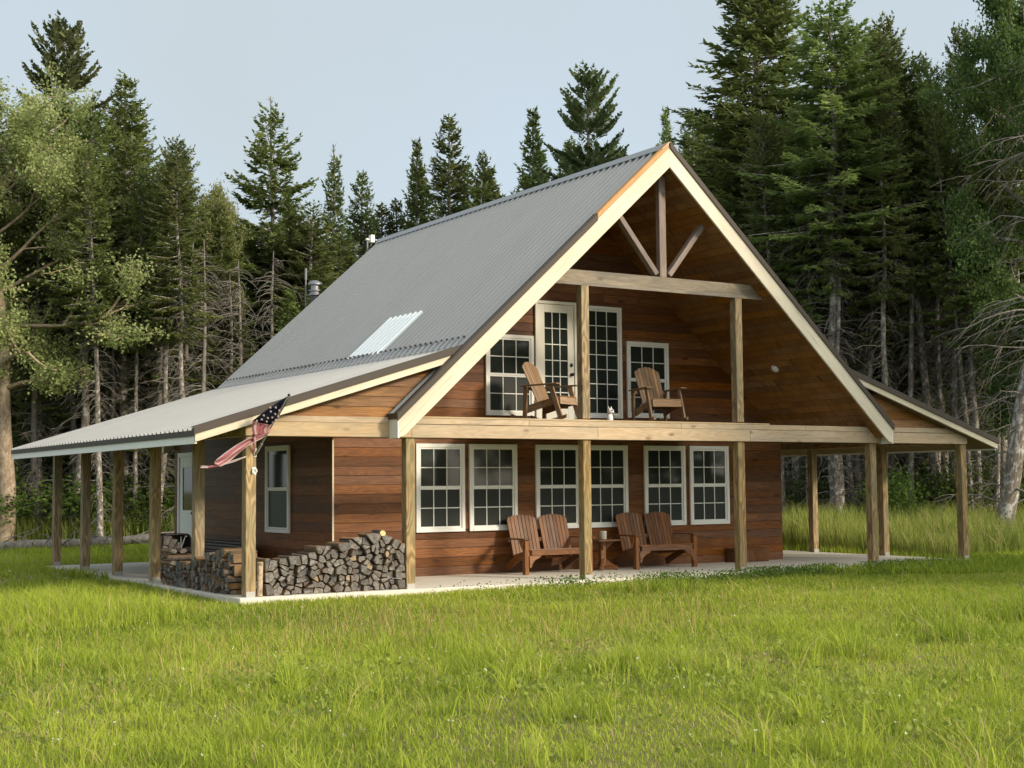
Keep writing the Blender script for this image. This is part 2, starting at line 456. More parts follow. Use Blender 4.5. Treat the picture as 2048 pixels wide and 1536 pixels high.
for sgn in (0, 1):
    X = (lambda x: MIR(x)) if sgn else (lambda x: x)
    ro = roof_sheet('main_roof', (X(JX-.05), rz_(JX-.05)), (X(AX), AZ), YF, YR, MT['roof'])
    roof_sheet('gable_overhang_roof', (X(2.20), rz_(2.20)), (X(JX-.05), rz_(JX-.05)), YF, .02, MT['roof'])
    roof_sheet('porch_roof', (X(EX), wz(EX)), (X(JX), JZ), -.20, YR, MT['roof'])
    # slope flashing between the two roofs
    m = MB(); m.prism([(X(JX-.16), .0, wz(JX-.16)+.024), (X(JX), .0, JZ+.026), (X(JX+.13), .0, rz_(JX+.13)+.026), (X(JX+.11), .0, rz_(JX+.11)+.016), (X(JX), .0, JZ+.012), (X(JX-.15), .0, wz(JX-.15)+.012)], (0, YR-.05, 0), (0, 1, 0))
    part(m, 'flashing', MT['roof'])
    if not sgn:
        # screws along the seam
        xx = JX+.10; q0 = Vector((xx, .04, rz_(xx)+.025)); m = MB(); m.beam((0, 0, 0), (-.018, 0, .025), .024, .024)
        scr = m.mesh('roof screw', MT['dark_trim'])
        for k in range(58):
            o = bpy.data.objects.new('roof_screw', scr); COL.objects.link(o); o.parent = cabin; o.location = q0+Vector((0, k*.172, 0))
        sk = roof_sheet('skylight_panel', (3.50, rz_(3.50)), (4.36, rz_(4.36)), 2.86, 4.12, MT['skylight'], lift=.012)
# ridge cap
m = MB()
for s in (-1, 1):
    P = [(AX, YF-.02, AZ+.030), (AX+s*.17, YF-.02, AZ+.044-SL*.17), (AX+s*.17, YF-.02, AZ+.034-SL*.17), (AX, YF-.02, AZ+.016)]
    if s > 0: P = P[::-1]
    m.prism(P, (0, YR-YF+.03, 0), (0, 1, 0))
part(m, 'ridge_cap', MT['roof'])
# rakes of the main gable
ln = math.hypot(1, SL); nrm = (SL/ln, 1/ln)     # normal of the left slope is (-SL,1)/ln
RB = .27
for sgn in (0, 1):
    X = (lambda x: MIR(x)) if sgn else (lambda x: x)
    # front fascia board, front and back gables
    for y0, y1 in ((YF, YF+.04), (YR-.05, YR-.01)):
        dz = RB*ln
        m = MB()
        P = [(X(2.20), y0, rz_(2.20)-.03), (X(AX), y0, AZ-.03), (X(AX), y0, AZ-.03-dz), (X(2.30), y0, rz_(2.30)-.03-dz), (X(2.20), y0, rz_(2.20)-.03-dz+.06)]
        m.prism(P if sgn else P[::-1], (0, y1-y0, 0), (1 if not sgn else -1, 0, SL)); part(m, 'rake_board', MT['trim'], bevel=.004)
    # boxed end of the rake
    m = MB(); xa, xb = sorted((X(2.185), X(2.21)))
    m.box((xa, YF+.004, rz_(2.2)-.03-RB*ln+.05), (xb, .02, rz_(2.2)-.045), 'y'); part(m, 'rake_return', MT['vinyl'])
    # metal edge trim
    top = 5.75 if not sgn else AX
    m = MB()
    def strip(xa, xb, y0, y1, up, dn, mat, nm):
        q = MB(); P = [(X(xa), y0, rz_(xa)+up), (X(xb), y0, rz_(xb)+up), (X(xb), y0, rz_(xb)-dn), (X(xa), y0, rz_(xa)-dn)]
        q.prism(P if sgn else P[::-1], (0, y1-y0, 0), (1 if not sgn else -1, 0, SL)); part(q, nm, mat)
    strip(2.17, top, YF-.025, YF-.003, .032, .075, MT['dark_trim'], 'rake_trim')
    strip(2.17, top, YF-.003, YF+.10, .046, -.030, MT['dark_trim'], 'rake_trim')
    if not sgn:
        strip(5.76, AX-.02, YF-.010, YF-.003, .034, .05, MT['raw_strip'], 'bare_rake_strip')
        strip(5.76, AX-.02, YF-.003, YF+.085, .044, -.030, MT['raw_strip'], 'bare_rake_strip')
    # lower strip end trim
    q = MB(); xa, xb = sorted((X(2.165), X(2.19))); q.box((xa, YF-.02, rz_(2.18)-.05), (xb, .03, rz_(2.18)+.035), 'y'); part(q, 'rake_trim', MT['dark_trim'])
    # soffit boards of the loft porch ceiling
    m = MB(); L = math.hypot(AX-2.35, (AX-2.35)*SL); nb = int(L/.15); d = Vector((1/ln, 0, SL/ln)); n = Vector((-SL/ln, 0, 1/ln))
    base = Vector((2.35, 0, rz_(2.35)-sof))
    for i in range(nb):
        a = base+d*(i*.15+.003); b = base+d*((i+1)*.15-.006)
        yc = random.uniform(.3, 1.6)
        for y0, y1 in ((YF+.045, yc-.002), (yc+.002, YW-.001)):
            P = [(X(v.x), y0, v.z) for v in (a, b, b+n*.02, a+n*.02)]
            m.prism(P if sgn else P[::-1], (0, y1-y0, 0), (0, 1, 0))
    a = base+n*.008; b = base+d*L+n*.008
    P = [(X(v.x), YF+.046, v.z) for v in (a, b, b+n*.02, a+n*.02)]
    m.prism(P if sgn else P[::-1], (0, YW-YF-.05, 0), (0, 1, 0))
    part(m, 'loft_ceiling', MT['soffit'])
    # sub rake trim on soffit (dark line seen inside the rake)
    # wing: fascias, trims, soffit, rafters
    P = [(X(EX+.005), -.20, wz(EX)-.035), (X(JX-.12), -.20, wz(JX-.12)-.035), (X(JX-.12), -.20, wz(JX-.12)-.165), (X(EX+.005), -.20, wz(EX)-.165)]
    m = MB(); m.prism(P if sgn else P[::-1], (0, .04, 0), (1 if not sgn else -1, 0, WS)); part(m, 'porch_rake_board', MT['trim'], bevel=.004)
    P = [(X(EX-.015), -.225, wz(EX)+.03), (X(JX-.02), -.225, wz(JX-.02)+.03), (X(JX-.02), -.225, wz(JX-.02)-.062), (X(EX-.015), -.225, wz(EX)-.062)]
    m = MB(); m.prism(P if sgn else P[::-1], (0, .022, 0), (1, 0, WS)); part(m, 'porch_rake_trim', MT['dark_trim'])
    P = [(X(EX-.015), -.203, wz(EX)+.044), (X(JX-.02), -.203, wz(JX-.02)+.044), (X(JX-.02), -.203, wz(JX-.02)+.030), (X(EX-.015), -.203, wz(EX)+.030)]
    m = MB(); m.prism(P if sgn else P[::-1], (0, .10, 0), (1, 0, WS)); part(m, 'porch_rake_trim', MT['dark_trim'])
    m = MB(); xa, xb = sorted((X(EX+.01), X(EX+.045))); m.box((xa, -.16, wz(EX)-.185), (xb, YR-.02, wz(EX)-.03), 'y'); part(m, 'eave_fascia', MT['vinyl'])
    m = MB(); xa, xb = sorted((X(EX-.012), X(EX+.008))); m.box((xa, -.20, wz(EX)-.085), (xb, YR, wz(EX)-.008), 'y'); part(m, 'eave_trim', MT['dark_trim'])
    # wing ceiling boards
    P = [(X(EX+.05), -.155, wz(EX+.05)-.17), (X(2.38), -.155, wz(2.38)-.17), (X(2.38), -.155, wz(2.38)-.15), (X(EX+.05), -.155, wz(EX+.05)-.15)]
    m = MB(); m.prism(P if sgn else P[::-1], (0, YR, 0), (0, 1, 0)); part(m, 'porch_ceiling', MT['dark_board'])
    # boarded triangle between beam, porch rake and gable
    m = MB(); z = 2.492
    while z < 3.36:
        zt = min(z+.152, 3.4); zz = zt-.01
        xlo = lambda q: JX-(JZ-.16-q)/WS
        xhi = lambda q: AX-(AZ-q)/SL+.02
        a0, a1, b0, b1 = max(xlo(z), .1), xhi(z), max(xlo(zz), .1), xhi(zz)
        if b1-b0 < .06: break
        P = [(X(a0), .02, z), (X(a1), .02, z), (X(b1), .02, zz), (X(b0), .02, zz)]
        m.prism(P if sgn else P[::-1], (0, .03, 0), (1, 0, 0))
        z = zt
    P = [(X(.3), .035, 2.492), (X(2.2), .035, 2.492), (X(3.2), .035, 3.38)]
    m.prism(P if sgn else P[::-1], (0, .02, 0), (1, 0, 0))
    part(m, 'gable_infill', MT['soffit'])

# ---- beams and posts
def timber(name, a, b, mat, grain, bev=.006):
    m = MB(); m.box(a, b, grain); return part(m, name, mat, bevel=bev)
m = MB()
for x0, x1 in ((-.02, 2.55), (2.553, 5.9), (5.903, 9.1), (9.103, 11.95), (11.953, 14.60)):
    m.box((x0, -.035, 2.20), (x1, .003, 2.395+random.uniform(-.004, .004)), 'x')
for x0, x1 in ((-.02, 2.2), (2.203, 4.6), (4.603, 7.6), (7.603, 10.4), (10.403, 14.60)):
    m.box((x0, -.032, 2.401), (x1, .003, 2.488), 'x')
m.box((-.02, .004, 2.2), (14.6, .148, 2.486), 'x')
part(m, 'front_beam', MT['beam'], bevel=.004)
m = MB(); m.box((2.5, -.038, 2.489), (6.05, .12, 2.515), 'x'); m.box((6.053, -.036, 2.489), (9.55, .12, 2.513), 'x'); part(m, 'beam_cap_board', MT['beam'], bevel=.003)
timber('side_beam', (.0, .15, 2.2), (.14, 10.1, 2.42), MT['post'], 'y')
timber('side_beam', (MIR(.14)-.01, .15, 2.2), (MIR(0)-.01, 10.1, 2.42), MT['post'], 'y')
def post(x, y, z0, z1):
    m = MB(); m.box((x, y, z0+.012), (x+PW, y+PW, z1), 'z'); o = part(m, 'post', MT['post'], bevel=.008)
    if z0 < 1:
        q = MB(); q.box((x+.01, y-.004, z0), (x+PW-.01, y+PW+.004, z0+.075)); part(q, 'post_base', MT['galv'], o)
for x in PX: post(x, 0, 0, 2.199)
for i in range(1, 6): post(0, i*SB, 0, 2.199)
for i in range(1, 6): post(PX[5], i*SB, 0, 2.199)
for x in (PX[2], PX[3]): post(x, .0, 2.516, 4.679)
# tie beam and king post truss
tx = lambda z: (AZ-sof-z)/SL
m = MB(); P = [(AX-tx(4.68), .02, 4.68), (AX+tx(4.68), .02, 4.68), (AX+tx(4.91), .02, 4.91), (AX-tx(4.91), .02, 4.91)]
m.prism(P, (0, .11, 0), (1, 0, 0))
P = [(AX-tx(4.66)+.02, .0, 4.66), (AX+tx(4.66)-.02, .0, 4.66), (AX+tx(4.71), .0, 4.71), (AX-tx(4.71), .0, 4.71)]
m.prism(P, (0, .019, 0), (1, 0, 0))
part(m, 'tie_beam', MT['tie'], bevel=.005)
timber('king_post', (AX+.02, .03, 4.912), (AX+.16, .13, 6.62), MT['truss'], 'z')
for s in (-1, 1):
    m = MB(); a = Vector((AX+.09+s*.13, .085, 4.955)); b = Vector((AX+.09+s*.88, .085, 5.86))
    m.beam(a, b, .09, .12, up=(0, 1, 0)); part(m, 'strut', MT['truss'], bevel=.005)

# ---- windows and doors
def window(x0, x1, z0, z1, y, cols=3, rows=2, double=True, plane='y'):
    """y: wall face; unit stands proud of it. plane 'x': on the side wall"""
    def T(a, b):      # (u, depth, z) to world
        (u0, d0, w0), (u1, d1, w1) = a, b
        if plane == 'y': return (u0, y-d1, w0), (u1, y-d0, w1)
        return (y-d1, u0, w0), (y-d0, u1, w1)
    fw = .062
    m = MB()
    for a, b in (((x0, .001, z0), (x0+fw, .045, z1)), ((x1-fw, .001, z0), (x1, .045, z1)), ((x0+fw, .001, z1-fw), (x1-fw, .045, z1)), ((x0+fw, .001, z0), (x1-fw, .050, z0+fw))):
        m.box(*T(a, b))
    w = part(m, 'window', MT['vinyl'], bevel=.004)
    zm = (z0+z1)/2
    ix0, ix1 = x0+fw, x1-fw
    segs = [(zm, z1-fw, .016), (z0+fw, zm, .006)] if double else [(z0+fw, z1-fw, .012)]
    g = MB(); s = MB()
    for k, (a, b, d) in enumerate(segs):
        g.box(*T((ix0, .0005, a), (ix1, d, b)), mi=1 if (double and k == 1) else 0)
        sw = .030
        for bx in (((ix0, d+.0005, a), (ix0+sw, d+.016, b)), ((ix1-sw, d+.0005, a), (ix1, d+.016, b)), ((ix0+sw, d+.0005, a), (ix1-sw, d+.016, a+sw)), ((ix0+sw, d+.0005, b-sw), (ix1-sw, d+.016, b))):
            s.box(*T(*bx))
        mw = .0075
        for i in range(1, cols):
            u = ix0+sw+(ix1-ix0-2*sw)*i/cols; s.box(*T((u-mw, d+.0005, a+sw), (u+mw, d+.009, b-sw)))
        for j in range(1, rows):
            v = a+sw+(b-a-2*sw)*j/rows; s.box(*T((ix0+sw, d+.0005, v-mw), (ix1-sw, d+.0085, v+mw)))
    part(g, 'pane', [MT['glass'], MT['screen']], w)
    part(s, 'sash', MT['vinyl'], w)
    return w
for x0, x1 in ((3.915, 4.85), (4.94, 5.90), (6.285, 7.235), (7.335, 8.285), (8.665, 9.63), (9.735, 10.69)):
    window(x0, x1, .722, 2.195, YW)
window(5.28, 6.265, 2.69, 4.10, YW); window(8.30, 9.27, 2.70, 4.105, YW)
window(7.30, 8.19, 2.68, 4.71, YW, 3, 7, False)
window(4.08, 5.11, .71, 2.21, XL, 1, 1, True, 'x')
# glazed loft door
m = MB(); x0, x1, z0, z1 = 6.30, 7.185, DECK, 4.74
for a, b in (((x0, YW-.05, z0), (x0+.055, YW-.001, z1)), ((x1-.055, YW-.05, z0), (x1, YW-.001, z1)), ((x0+.055, YW-.05, z1-.055), (x1-.055, YW-.001, z1))): m.box(a, b, 'z')
part(m, 'door_frame', MT['doorpaint'], bevel=.004)
m = MB(); d0, d1 = x0+.058, x1-.058; gx0, gx1, g0, g1 = d0+.145, d1-.135, z0+.33, z1-.20
for a, b in (((d0, YW-.03, z0+.01), (gx0, YW-.002, z1-.06)), ((gx1, YW-.03, z0+.01), (d1, YW-.002, z1-.06)), ((gx0, YW-.03, z0+.01), (gx1, YW-.002, g0)), ((gx0, YW-.03, g1), (gx1, YW-.002, z1-.06))): m.box(a, b, 'z')
door = part(m, 'door', MT['doorpaint'], bevel=.003)
m = MB(); m.box((gx0, YW-.016, g0), (gx1, YW-.003, g1)); part(m, 'pane', MT['glass'], door)
m = MB()
for i in range(1, 3): u = gx0+(gx1-gx0)*i/3; m.box((u-.008, YW-.026, g0), (u+.008, YW-.0165, g1))
for j in range(1, 6): v = g0+(g1-g0)*j/6; m.box((gx0, YW-.025, v-.008), (gx1, YW-.0165, v+.008))
part(m, 'grille', MT['vinyl'], door)
m = MB(); m.lathe([(.03, 0), (.03, .014), (.012, .016), (.012, .04), (.026, .045), (.030, .06), (.02, .075)], (0, 0, 0), 14, axis='y')
m.v = [(v[0]+d1-.062, YW-.0305-v[1], v[2]+DECK+.94) for v in m.v]; part(m, 'handle', MT['black'], door, smooth=True)
m = MB(); m.lathe([(.034, 0), (.034, .012), (.026, .02)], (0, 0, 0), 14, axis='y')
m.v = [(v[0]+d1-.062, YW-.0305-v[1], v[2]+DECK+1.11) for v in m.v]; part(m, 'deadbolt', MT['black'], door, smooth=True)
# side door on the left wall
m = MB(); y0, y1, z1 = 8.55, 9.70, 2.20
for a, b in (((XL-.05, y0, 0.0), (XL-.001, y0+.09, z1)), ((XL-.05, y1-.09, 0), (XL-.001, y1, z1)), ((XL-.05, y0+.09, z1-.09), (XL-.001, y1-.09, z1))): m.box(a, b, 'z')
part(m, 'door_frame', MT['vinyl'], bevel=.004)
m = MB(); m.box((XL-.03, y0+.092, .02), (XL-.001, y1-.092, 1.05), 'z')
for a, b in (((XL-.03, y0+.092, 1.05), (XL-.001, y0+.26, z1-.09)), ((XL-.03, y1-.26, 1.05), (XL-.001, y1-.092, z1-.09)), ((XL-.03, y0+.26, 1.90), (XL-.001, y1-.26, z1-.09))): m.box(a, b, 'z')
m.box((XL-.037, y0+.25, .2), (XL-.0305, y1-.25, .85), 'z')
dr2 = part(m, 'door', MT['vinyl'], bevel=.004)
m = MB(); m.box((XL-.015, y0+.26, 1.05), (XL-.003, y1-.26, 1.90)); part(m, 'pane', MT['glass'], dr2)
m = MB(); m.lathe([(.012, 0), (.012, .05), (.03, .055), (.03, .075), (.02, .085)], (0, 0, 0), 12, axis='y')
m.v = [(XL-.031-v[1], y0+.15+v[0], 1.0+v[2]) for v in m.v]; part(m, 'handle', MT['black'], dr2, smooth=True)
# ceiling lamp on the right slope of the loft ceiling
m = MB(); m.lathe([(.08, 0), (.08, .015), (.066, .04), (.035, .055)], (0, 0, 0), 20)
n = Vector((-SL/ln, 0, -1/ln)); t1 = Vector((0, 1, 0)); t2 = n.cross(t1)
o = Vector((10.70, 1.04, AZ-SL*(10.70-AX)-sof))-n*.005
m.v = [tuple(o+t1*v[0]+t2*v[1]+n*v[2]) for v in m.v]; part(m, 'ceiling_lamp', MT['white_obj'], smooth=True)
# flue and masts at the back wall
m = MB(); m.lathe([(.105, 2.4), (.105, 5.82)], (5.74, 10.42, 0), 18); fl = part(m, 'flue_pipe', MT['flue_dark'], smooth=False)
m = MB()
m.lathe([(.115, 5.72), (.150, 5.735), (.150, 5.765), (.115, 5.78), (.115, 5.815)], (5.74, 10.42, 0), 18)
m.lathe([(.118, 5.815), (.155, 5.83), (.155, 5.85), (.10, 5.86), (.10, 5.96)], (5.74, 10.42, 0), 18)
m.lathe([(.10, 5.96), (.165, 5.97), (.165, 5.995), (.13, 6.03), (.05, 6.07)], (5.74, 10.42, 0), 18)
part(m, 'flue_cap', MT['steel'], fl)
m = MB(); m.tube([(5.60, 10.62, -.1), (5.60, 10.62, 6.33)], .018, 6); m.tube([(5.60, 10.62, 6.1), (5.60, 10.62, 6.36)], .028, 6); part(m, 'antenna_mast', MT['mast'])
m = MB(); m.tube([(6.97, 10.3, 6.3), (6.97, 10.3, 7.06)], .022, 6); m.tube([(6.97, 10.3, 6.88), (7.06, 10.3, 6.94), (7.08, 10.3, 7.06)], .014, 6); wm = part(m, 'antenna_mast', MT['mast'])
m = MB(); m.box((7.035, 10.24, 7.02), (7.125, 10.36, 7.19)); m.lathe([(.045, 7.06), (.05, 7.09), (.02, 7.11)], (6.97, 10.3, 0), 10); part(m, 'antenna_box', MT['white_obj'], wm)
# white screw-eye plate on the corner post
m = MB(); m.box((.085, -.012, 1.665), (.145, -.001, 1.765)); m.tube([(.115+.03*math.cos(t), -.03, 1.715+.03*math.sin(t)) for t in np.linspace(0, 6.28, 13)], .010, 6, cap=False); part(m, 'hook_plate', MT['white_obj'])

# ------------------------------------------------------------------ porch furniture
def slat_back(cx, W, n, yb, zb, yt, zt, fan=1.12, arch=.10, depth=.02):
    """fan of vertical slats with an arched top, leaning back"""
    m = MB(); p = W/n
    for i in range(n):
        u = (i+.5)/n*2-1
        h = 1-arch*(abs(u)**2.2)
        x0 = cx+u*(W/2-p/2); x1 = cx+u*(W/2-p/2)*fan
        a = Vector((x0, yb, zb)); b = Vector((x0+(x1-x0)*h, yb+(yt-yb)*h, zb+(zt-zb)*h))
        d = (b-a).normalized(); sd = Vector((1, 0, 0)); nn = d.cross(sd).normalized()
        w0 = p*.405; w1 = p*.405*fan
        # rounded top: six-sided outline
        sl = -math.copysign(1, u)*.028*abs(u)
        out = [a-sd*w0, a+sd*w0, b+sd*w1+d*(sl), b+sd*w1*.5+d*(.012+sl*.5), b-sd*w1*.5+d*(.012-sl*.5), b-sd*w1-d*sl]
        m.prism(out, nn*depth, d)
    return m
def rails(m, x, w, pts, h):
    """side rail following a poly line in (y, z)"""
    for (a, b) in zip(pts[:-1], pts[1:]):
        m.beam((x, a[0], a[1]), (x, b[0], b[1]), w, h, up=(0, 0, 1))

def make_bench(loc, rz, label):
    W = 1.30
    t = thing('garden_bench', loc, rz, label, 'bench', 'double wooden porch benches')
    B = MT['bench']
    m = MB()
    for k in range(6):
        y = -.34+k*.092; z = .405-.020*k
        m.beam((-W/2+.05, y, z), (W/2-.05, y, z), .085, .022, up=(0, .22, 1))
    m.build('seat', B, t, .004)
    m = MB(); m.beam((-W/2+.085, -.375, .36), (W/2-.085, -.375, .36), .022, .085); m.build('apron', B, t, .004)
    for s in (-1, 1):
        m = MB(); m.box((s*(W/2)-.04, -.365, 0), (s*(W/2)+.04, -.28, .575), 'z'); m.build('leg', B, t, .005)
        # curved bracket under the apron
        m = MB(); xa = s*(W/2-.04); P = [(xa, -.385, .317), (xa-s*.24, -.385, .317)]
        for q in np.linspace(0, 1, 7)[1:]:
            an = q*math.pi/2; P.append((xa-s*(.24-.20*math.sin(an)), -.385, .317-.04-.16*(1-math.cos(an))))
        P.append((xa, -.385, .117))
        m.prism(P if s > 0 else P[::-1], (0, .022, 0), (1, 0, 0)); m.build('bracket', B, t, .003)
        m = MB(); rails(m, s*(W/2-.055), .028, [(-.34, .345), (-.05, .285), (.42, .065)], .12); m.build('side_rail', B, t, .004)
        m = MB()
        x = s*(W/2+.005)
        m.prism([(x-.075, -.40, .575), (x+.075, -.40, .575), (x+.085, -.25, .575), (x+.05, .27, .575), (x-.05, .27, .575), (x-.065, -.25, .575)], (0, 0, .022), (0, 1, 0)); m.build('armrest', B, t, .005)
        m = MB(); m.prism([(s*W/2+.045 if s > 0 else s*W/2-.045, -.345, .573), (s*W/2+.045 if s > 0 else s*W/2-.045, -.20, .573), (s*W/2+.045 if s > 0 else s*W/2-.045, -.30, .42)], (.02*s, 0, 0), (0, 0, 1)); m.build('arm_bracket', B, t)
        m = slat_back(s*.322, .645, 8, .11, .245, .335, .975, 1.05, .075)
        m.build('backrest', B, t, .004)
    m = MB(); m.beam((-W/2+.01, .245, .56), (W/2-.01, .245, .56), .03, .07); m.beam((-W/2+.06, .175, .33), (W/2-.06, .175, .33), .03, .08); m.build('back_rail', B, t, .004)
    return t
b1 = make_bench((6.20, 1.90, 0), 0, 'double wooden bench left of the middle porch post, partly hidden by it')
b2 = make_bench((8.50, 1.90, 0), 0, 'double wooden bench in full view to the right of the side table')

# pedestal table between the benches
t = thing('side_table', (7.36, 1.92, 0), 0, 'small wooden pedestal table standing between the two porch benches', 'table')
m = MB()
for k in range(5): m.beam((-.24+.006, -.19+k*.095, .515), (.24-.006, -.19+k*.095, .515), .090, .024)
m.build('table_top', MT['bench'], t, .004)
m = MB(); m.box((-.05, -.05, .06), (.05, .05, .50), 'z'); m.build('pedestal', MT['bench'], t, .006)
for a in range(4):
    c, s = math.cos(a*math.pi/2+.785), math.sin(a*math.pi/2+.785)
    m = MB(); m.prism([(c*.05, s*.05, .02), (c*.27, s*.27, .0), (c*.28, s*.28, .05), (c*.16, s*.16, .115), (c*.05, s*.05, .20)], (-s*.05, c*.05, 0), (c, s, 0)); m.build('foot', MT['bench'], t, .004)
for a in range(4):
    c, s = math.cos(a*math.pi/2+.785), math.sin(a*math.pi/2+.785)
    m = MB(); m.prism([(c*.05, s*.05, .34), (c*.22, s*.22, .50), (c*.05, s*.05, .50)], (-s*.03, c*.03, 0), (c, s, 0)); m.build('top_brace', MT['bench'], t)
m = MB(); m.lathe([(.045, 0), (.062, .012), (.062, .13), (.066, .135), (.058, .15), (.05, .152)], (7.30, 1.80, .528), 18)
MT['jar'] = plain('pale jar', (.55, .53, .44), .3, .5, 0, .35, 9)
c = m.build('candle_jar', [MT['jar']], None, smooth=True); tag(c, 'small pale candle jar standing on the porch side table', 'jar')

# rocking chairs on the loft porch
def make_rocker(loc, rz, label):
    W = .64
    t = thing('rocking_chair', loc, rz, label, 'rocking chair', 'wooden rocking chairs on the loft porch')
    B = MT['rocker']
    m = MB()
    for k in range(6):
        y = -.32+k*.088; z = .435-.022*k
        m.beam((-W/2+.05, y, z), (W/2-.05, y, z), .082, .022, up=(0, .25, 1))
    m.build('seat', B, t, .004)
    m = MB(); m.beam((-W/2+.04, -.352, .375), (W/2-.04, -.352, .375), .022, .12, up=(0, .1, 1)); m.build('apron', B, t, .004)
    slat_back(0, .50, 7, .07, .285, .42, 1.06, 1.18, .13).build('backrest', B, t, .004)
    for s in (-1, 1):
        x = s*(W/2)
        m = MB(); m.beam((x, -.40, .055), (x, -.20, .64), .035, .085, up=(0, 1, .3)); m.build('leg', B, t, .004)
        m = MB(); m.beam((x, .30, .05), (x, .28, .62), .035, .075, up=(0, 1, 0)); m.build('leg', B, t, .004)
        m = MB(); rails(m, s*(W/2-.035), .026, [(-.33, .385), (.0, .315), (.30, .235)], .12); m.build('side_rail', B, t, .004)
        m = MB()
        pts = [(y, .03+.11*((y+.02)/.55)**2) for y in np.linspace(-.50, .56, 9)]
        for (a, b) in zip(pts[:-1], pts[1:]):
            m.prism([(x-.018, a[0], a[1]-.03), (x+.018, a[0], a[1]-.03), (x+.018, a[0], a[1]+.025), (x-.018, a[0], a[1]+.025)], (0, b[0]-a[0], b[1]-a[1]), (0, 1, 0))
        m.build('rocker', B, t)
        m = MB(); xx = x+s*.015
        m.prism([(xx-.06, -.36, .64), (xx+.06, -.36, .64), (xx+.07, -.22, .64), (xx+.045, .36, .625), (xx-.045, .36, .625), (xx-.055, -.22, .64)], (0, 0, .022), (0, 1, 0)); m.build('armrest', B, t, .005)
    m = MB(); m.beam((-W/2, .295, .60), (W/2, .295, .60), .026, .06); m.beam((-W/2+.05, .135, .35), (W/2-.05, .135, .35), .026, .06); m.build('back_rail', B, t, .004)
    return t
make_rocker((5.92, 1.36, DECK), R(26), 'weathered rocking chair turned sideways in front of the loft door')
make_rocker((8.15, 1.30, DECK), R(-10), 'weathered rocking chair facing out in front of the right loft window')

# small white and black animal ornament beside the loft post
m = MB()
def blob(m, c, r, n=10, mi=0):
    pr = [(r[0]*math.sin(a), -r[2]*math.cos(a)) for a in np.linspace(.12, math.pi-.12, n)]
    m.lathe(pr, c, 14, mi=mi)
blob(m, (0, 0, .08), (.055, .05, .08)); blob(m, (.0, -.02, .19), (.05, .05, .05)); blob(m, (0, -.065, .175), (.025, .03, .02))
blob(m, (-.03, -.04, .02), (.022, .03, .02)); blob(m, (.03, -.04, .02), (.022, .03, .02)); blob(m, (.05, .06, .03), (.03, .03, .03))
q = MB(); blob(q, (-.022, -.058, .205), (.016, .012, .016)); blob(q, (.022, -.058, .205), (.016, .012, .016)); blob(q, (0, -.09, .178), (.010, .01, .008)); blob(q, (.03, -.03, .10), (.03, .03, .035))
e = MB()
for s in (-1, 1): e.beam((s*.03, -.01, .22), (s*.045, 0, .275), .03, .012, w1=.006, h1=.006)
f = thing('animal_ornament', (6.62, .62, DECK), R(20), 'small white and black animal ornament beside the loft post', 'ornament')
m.build('body', MT['white_obj'], f, smooth=True); q.build('black_markings', MT['black'], f, smooth=True); e.build('ears', MT['white_obj'], f)

# brown box against the wall by the right post
t = thing('storage_box', (10.98, 2.20, 0), 0, 'low brown wooden storage box against the wall behind a porch post', 'box')
m = MB()
for k in range(5): m.box((-.42+k*.168, -.13, .012), (-.42+k*.168+.164, -.11, .235), 'z')
m.box((-.42, -.11, .0), (.42, .13, .234), 'x'); m.build('crate', MT['box'], t, .003)
m = MB(); m.box((-.45, -.15, .236), (.45, .15, .262), 'x'); m.build('lid', MT['box'], t, .004)

# ------------------------------------------------------------------ flag on its pole
def ony(px, py, Y):
    d = _F+_R*(px-1024)/FPX-_U*(py-768)/FPX
    return CP+d*((Y-CP[1])/d[1])
fl = thing('flag', (.14, -.03, 1.97), 0, 'tattered faded american flag on a slanting pole at the corner post', 'flag')
FO = Vector((.14, -.03, 1.97))
def cloth(name, rows, mats, matf, ripple=.02):
    """rows: list of (pixel a, pixel b, Y) across the strip"""
    NA, NBR = 9, 4
    pts = []
    n = len(rows); K = (n-1)*NBR+1
    for i in range(K):
        f = i/NBR; k = min(int(f), n-2); f -= k
        lerp = lambda p, q: p+(q-p)*f
        a = [lerp(rows[k][0][j], rows[k+1][0][j]) for j in (0, 1)]; b = [lerp(rows[k][1][j], rows[k+1][1][j]) for j in (0, 1)]; Y = lerp(rows[k][2], rows[k+1][2])
        for j in range(NA):
            v = j/(NA-1); Yj = Y+ripple*math.sin(v*7+i*.55)
            pts.append(Vector(ony(a[0]+(b[0]-a[0])*v, a[1]+(b[1]-a[1])*v, Yj))-FO)
    m = MB(); fs = []; mi = []
    m.add(pts, [], [tuple(p) for p in pts])
    for i in range(K-1):
        for j in range(NA-1):
            m.f.append([i*NA+j, i*NA+j+1, (i+1)*NA+j+1, (i+1)*NA+j]); m.mi.append(matf(i/(K-1), j/(NA-2)))
    o = m.build(name, mats, fl, smooth=True)
    s = o.modifiers.new('thick', 'SOLIDIFY'); s.thickness = .003; s.offset = 0
    return o
MT['navy'] = plain('faded navy cloth', (.014, .018, .032), .9, .1, 0, .3, 20)
MT['red_cloth'] = plain('faded red cloth', (.31, .105, .12), .9, .1, 0, .2, 20)
MT['pale_cloth'] = plain('pale stripe cloth', (.39, .315, .30), .9, .1, 0, .15, 20)
MT['red_dark'] = plain('deeper red cloth', (.25, .085, .09), .9, .1, 0, .2, 20)
cloth('canton', [((574, 793), (577, 797), -.74), ((556, 804), (568, 815), -.62), ((531, 821), (558, 832), -.52), ((505, 842), (541, 850), -.42)], MT['navy'], lambda u, v: 0, .012)
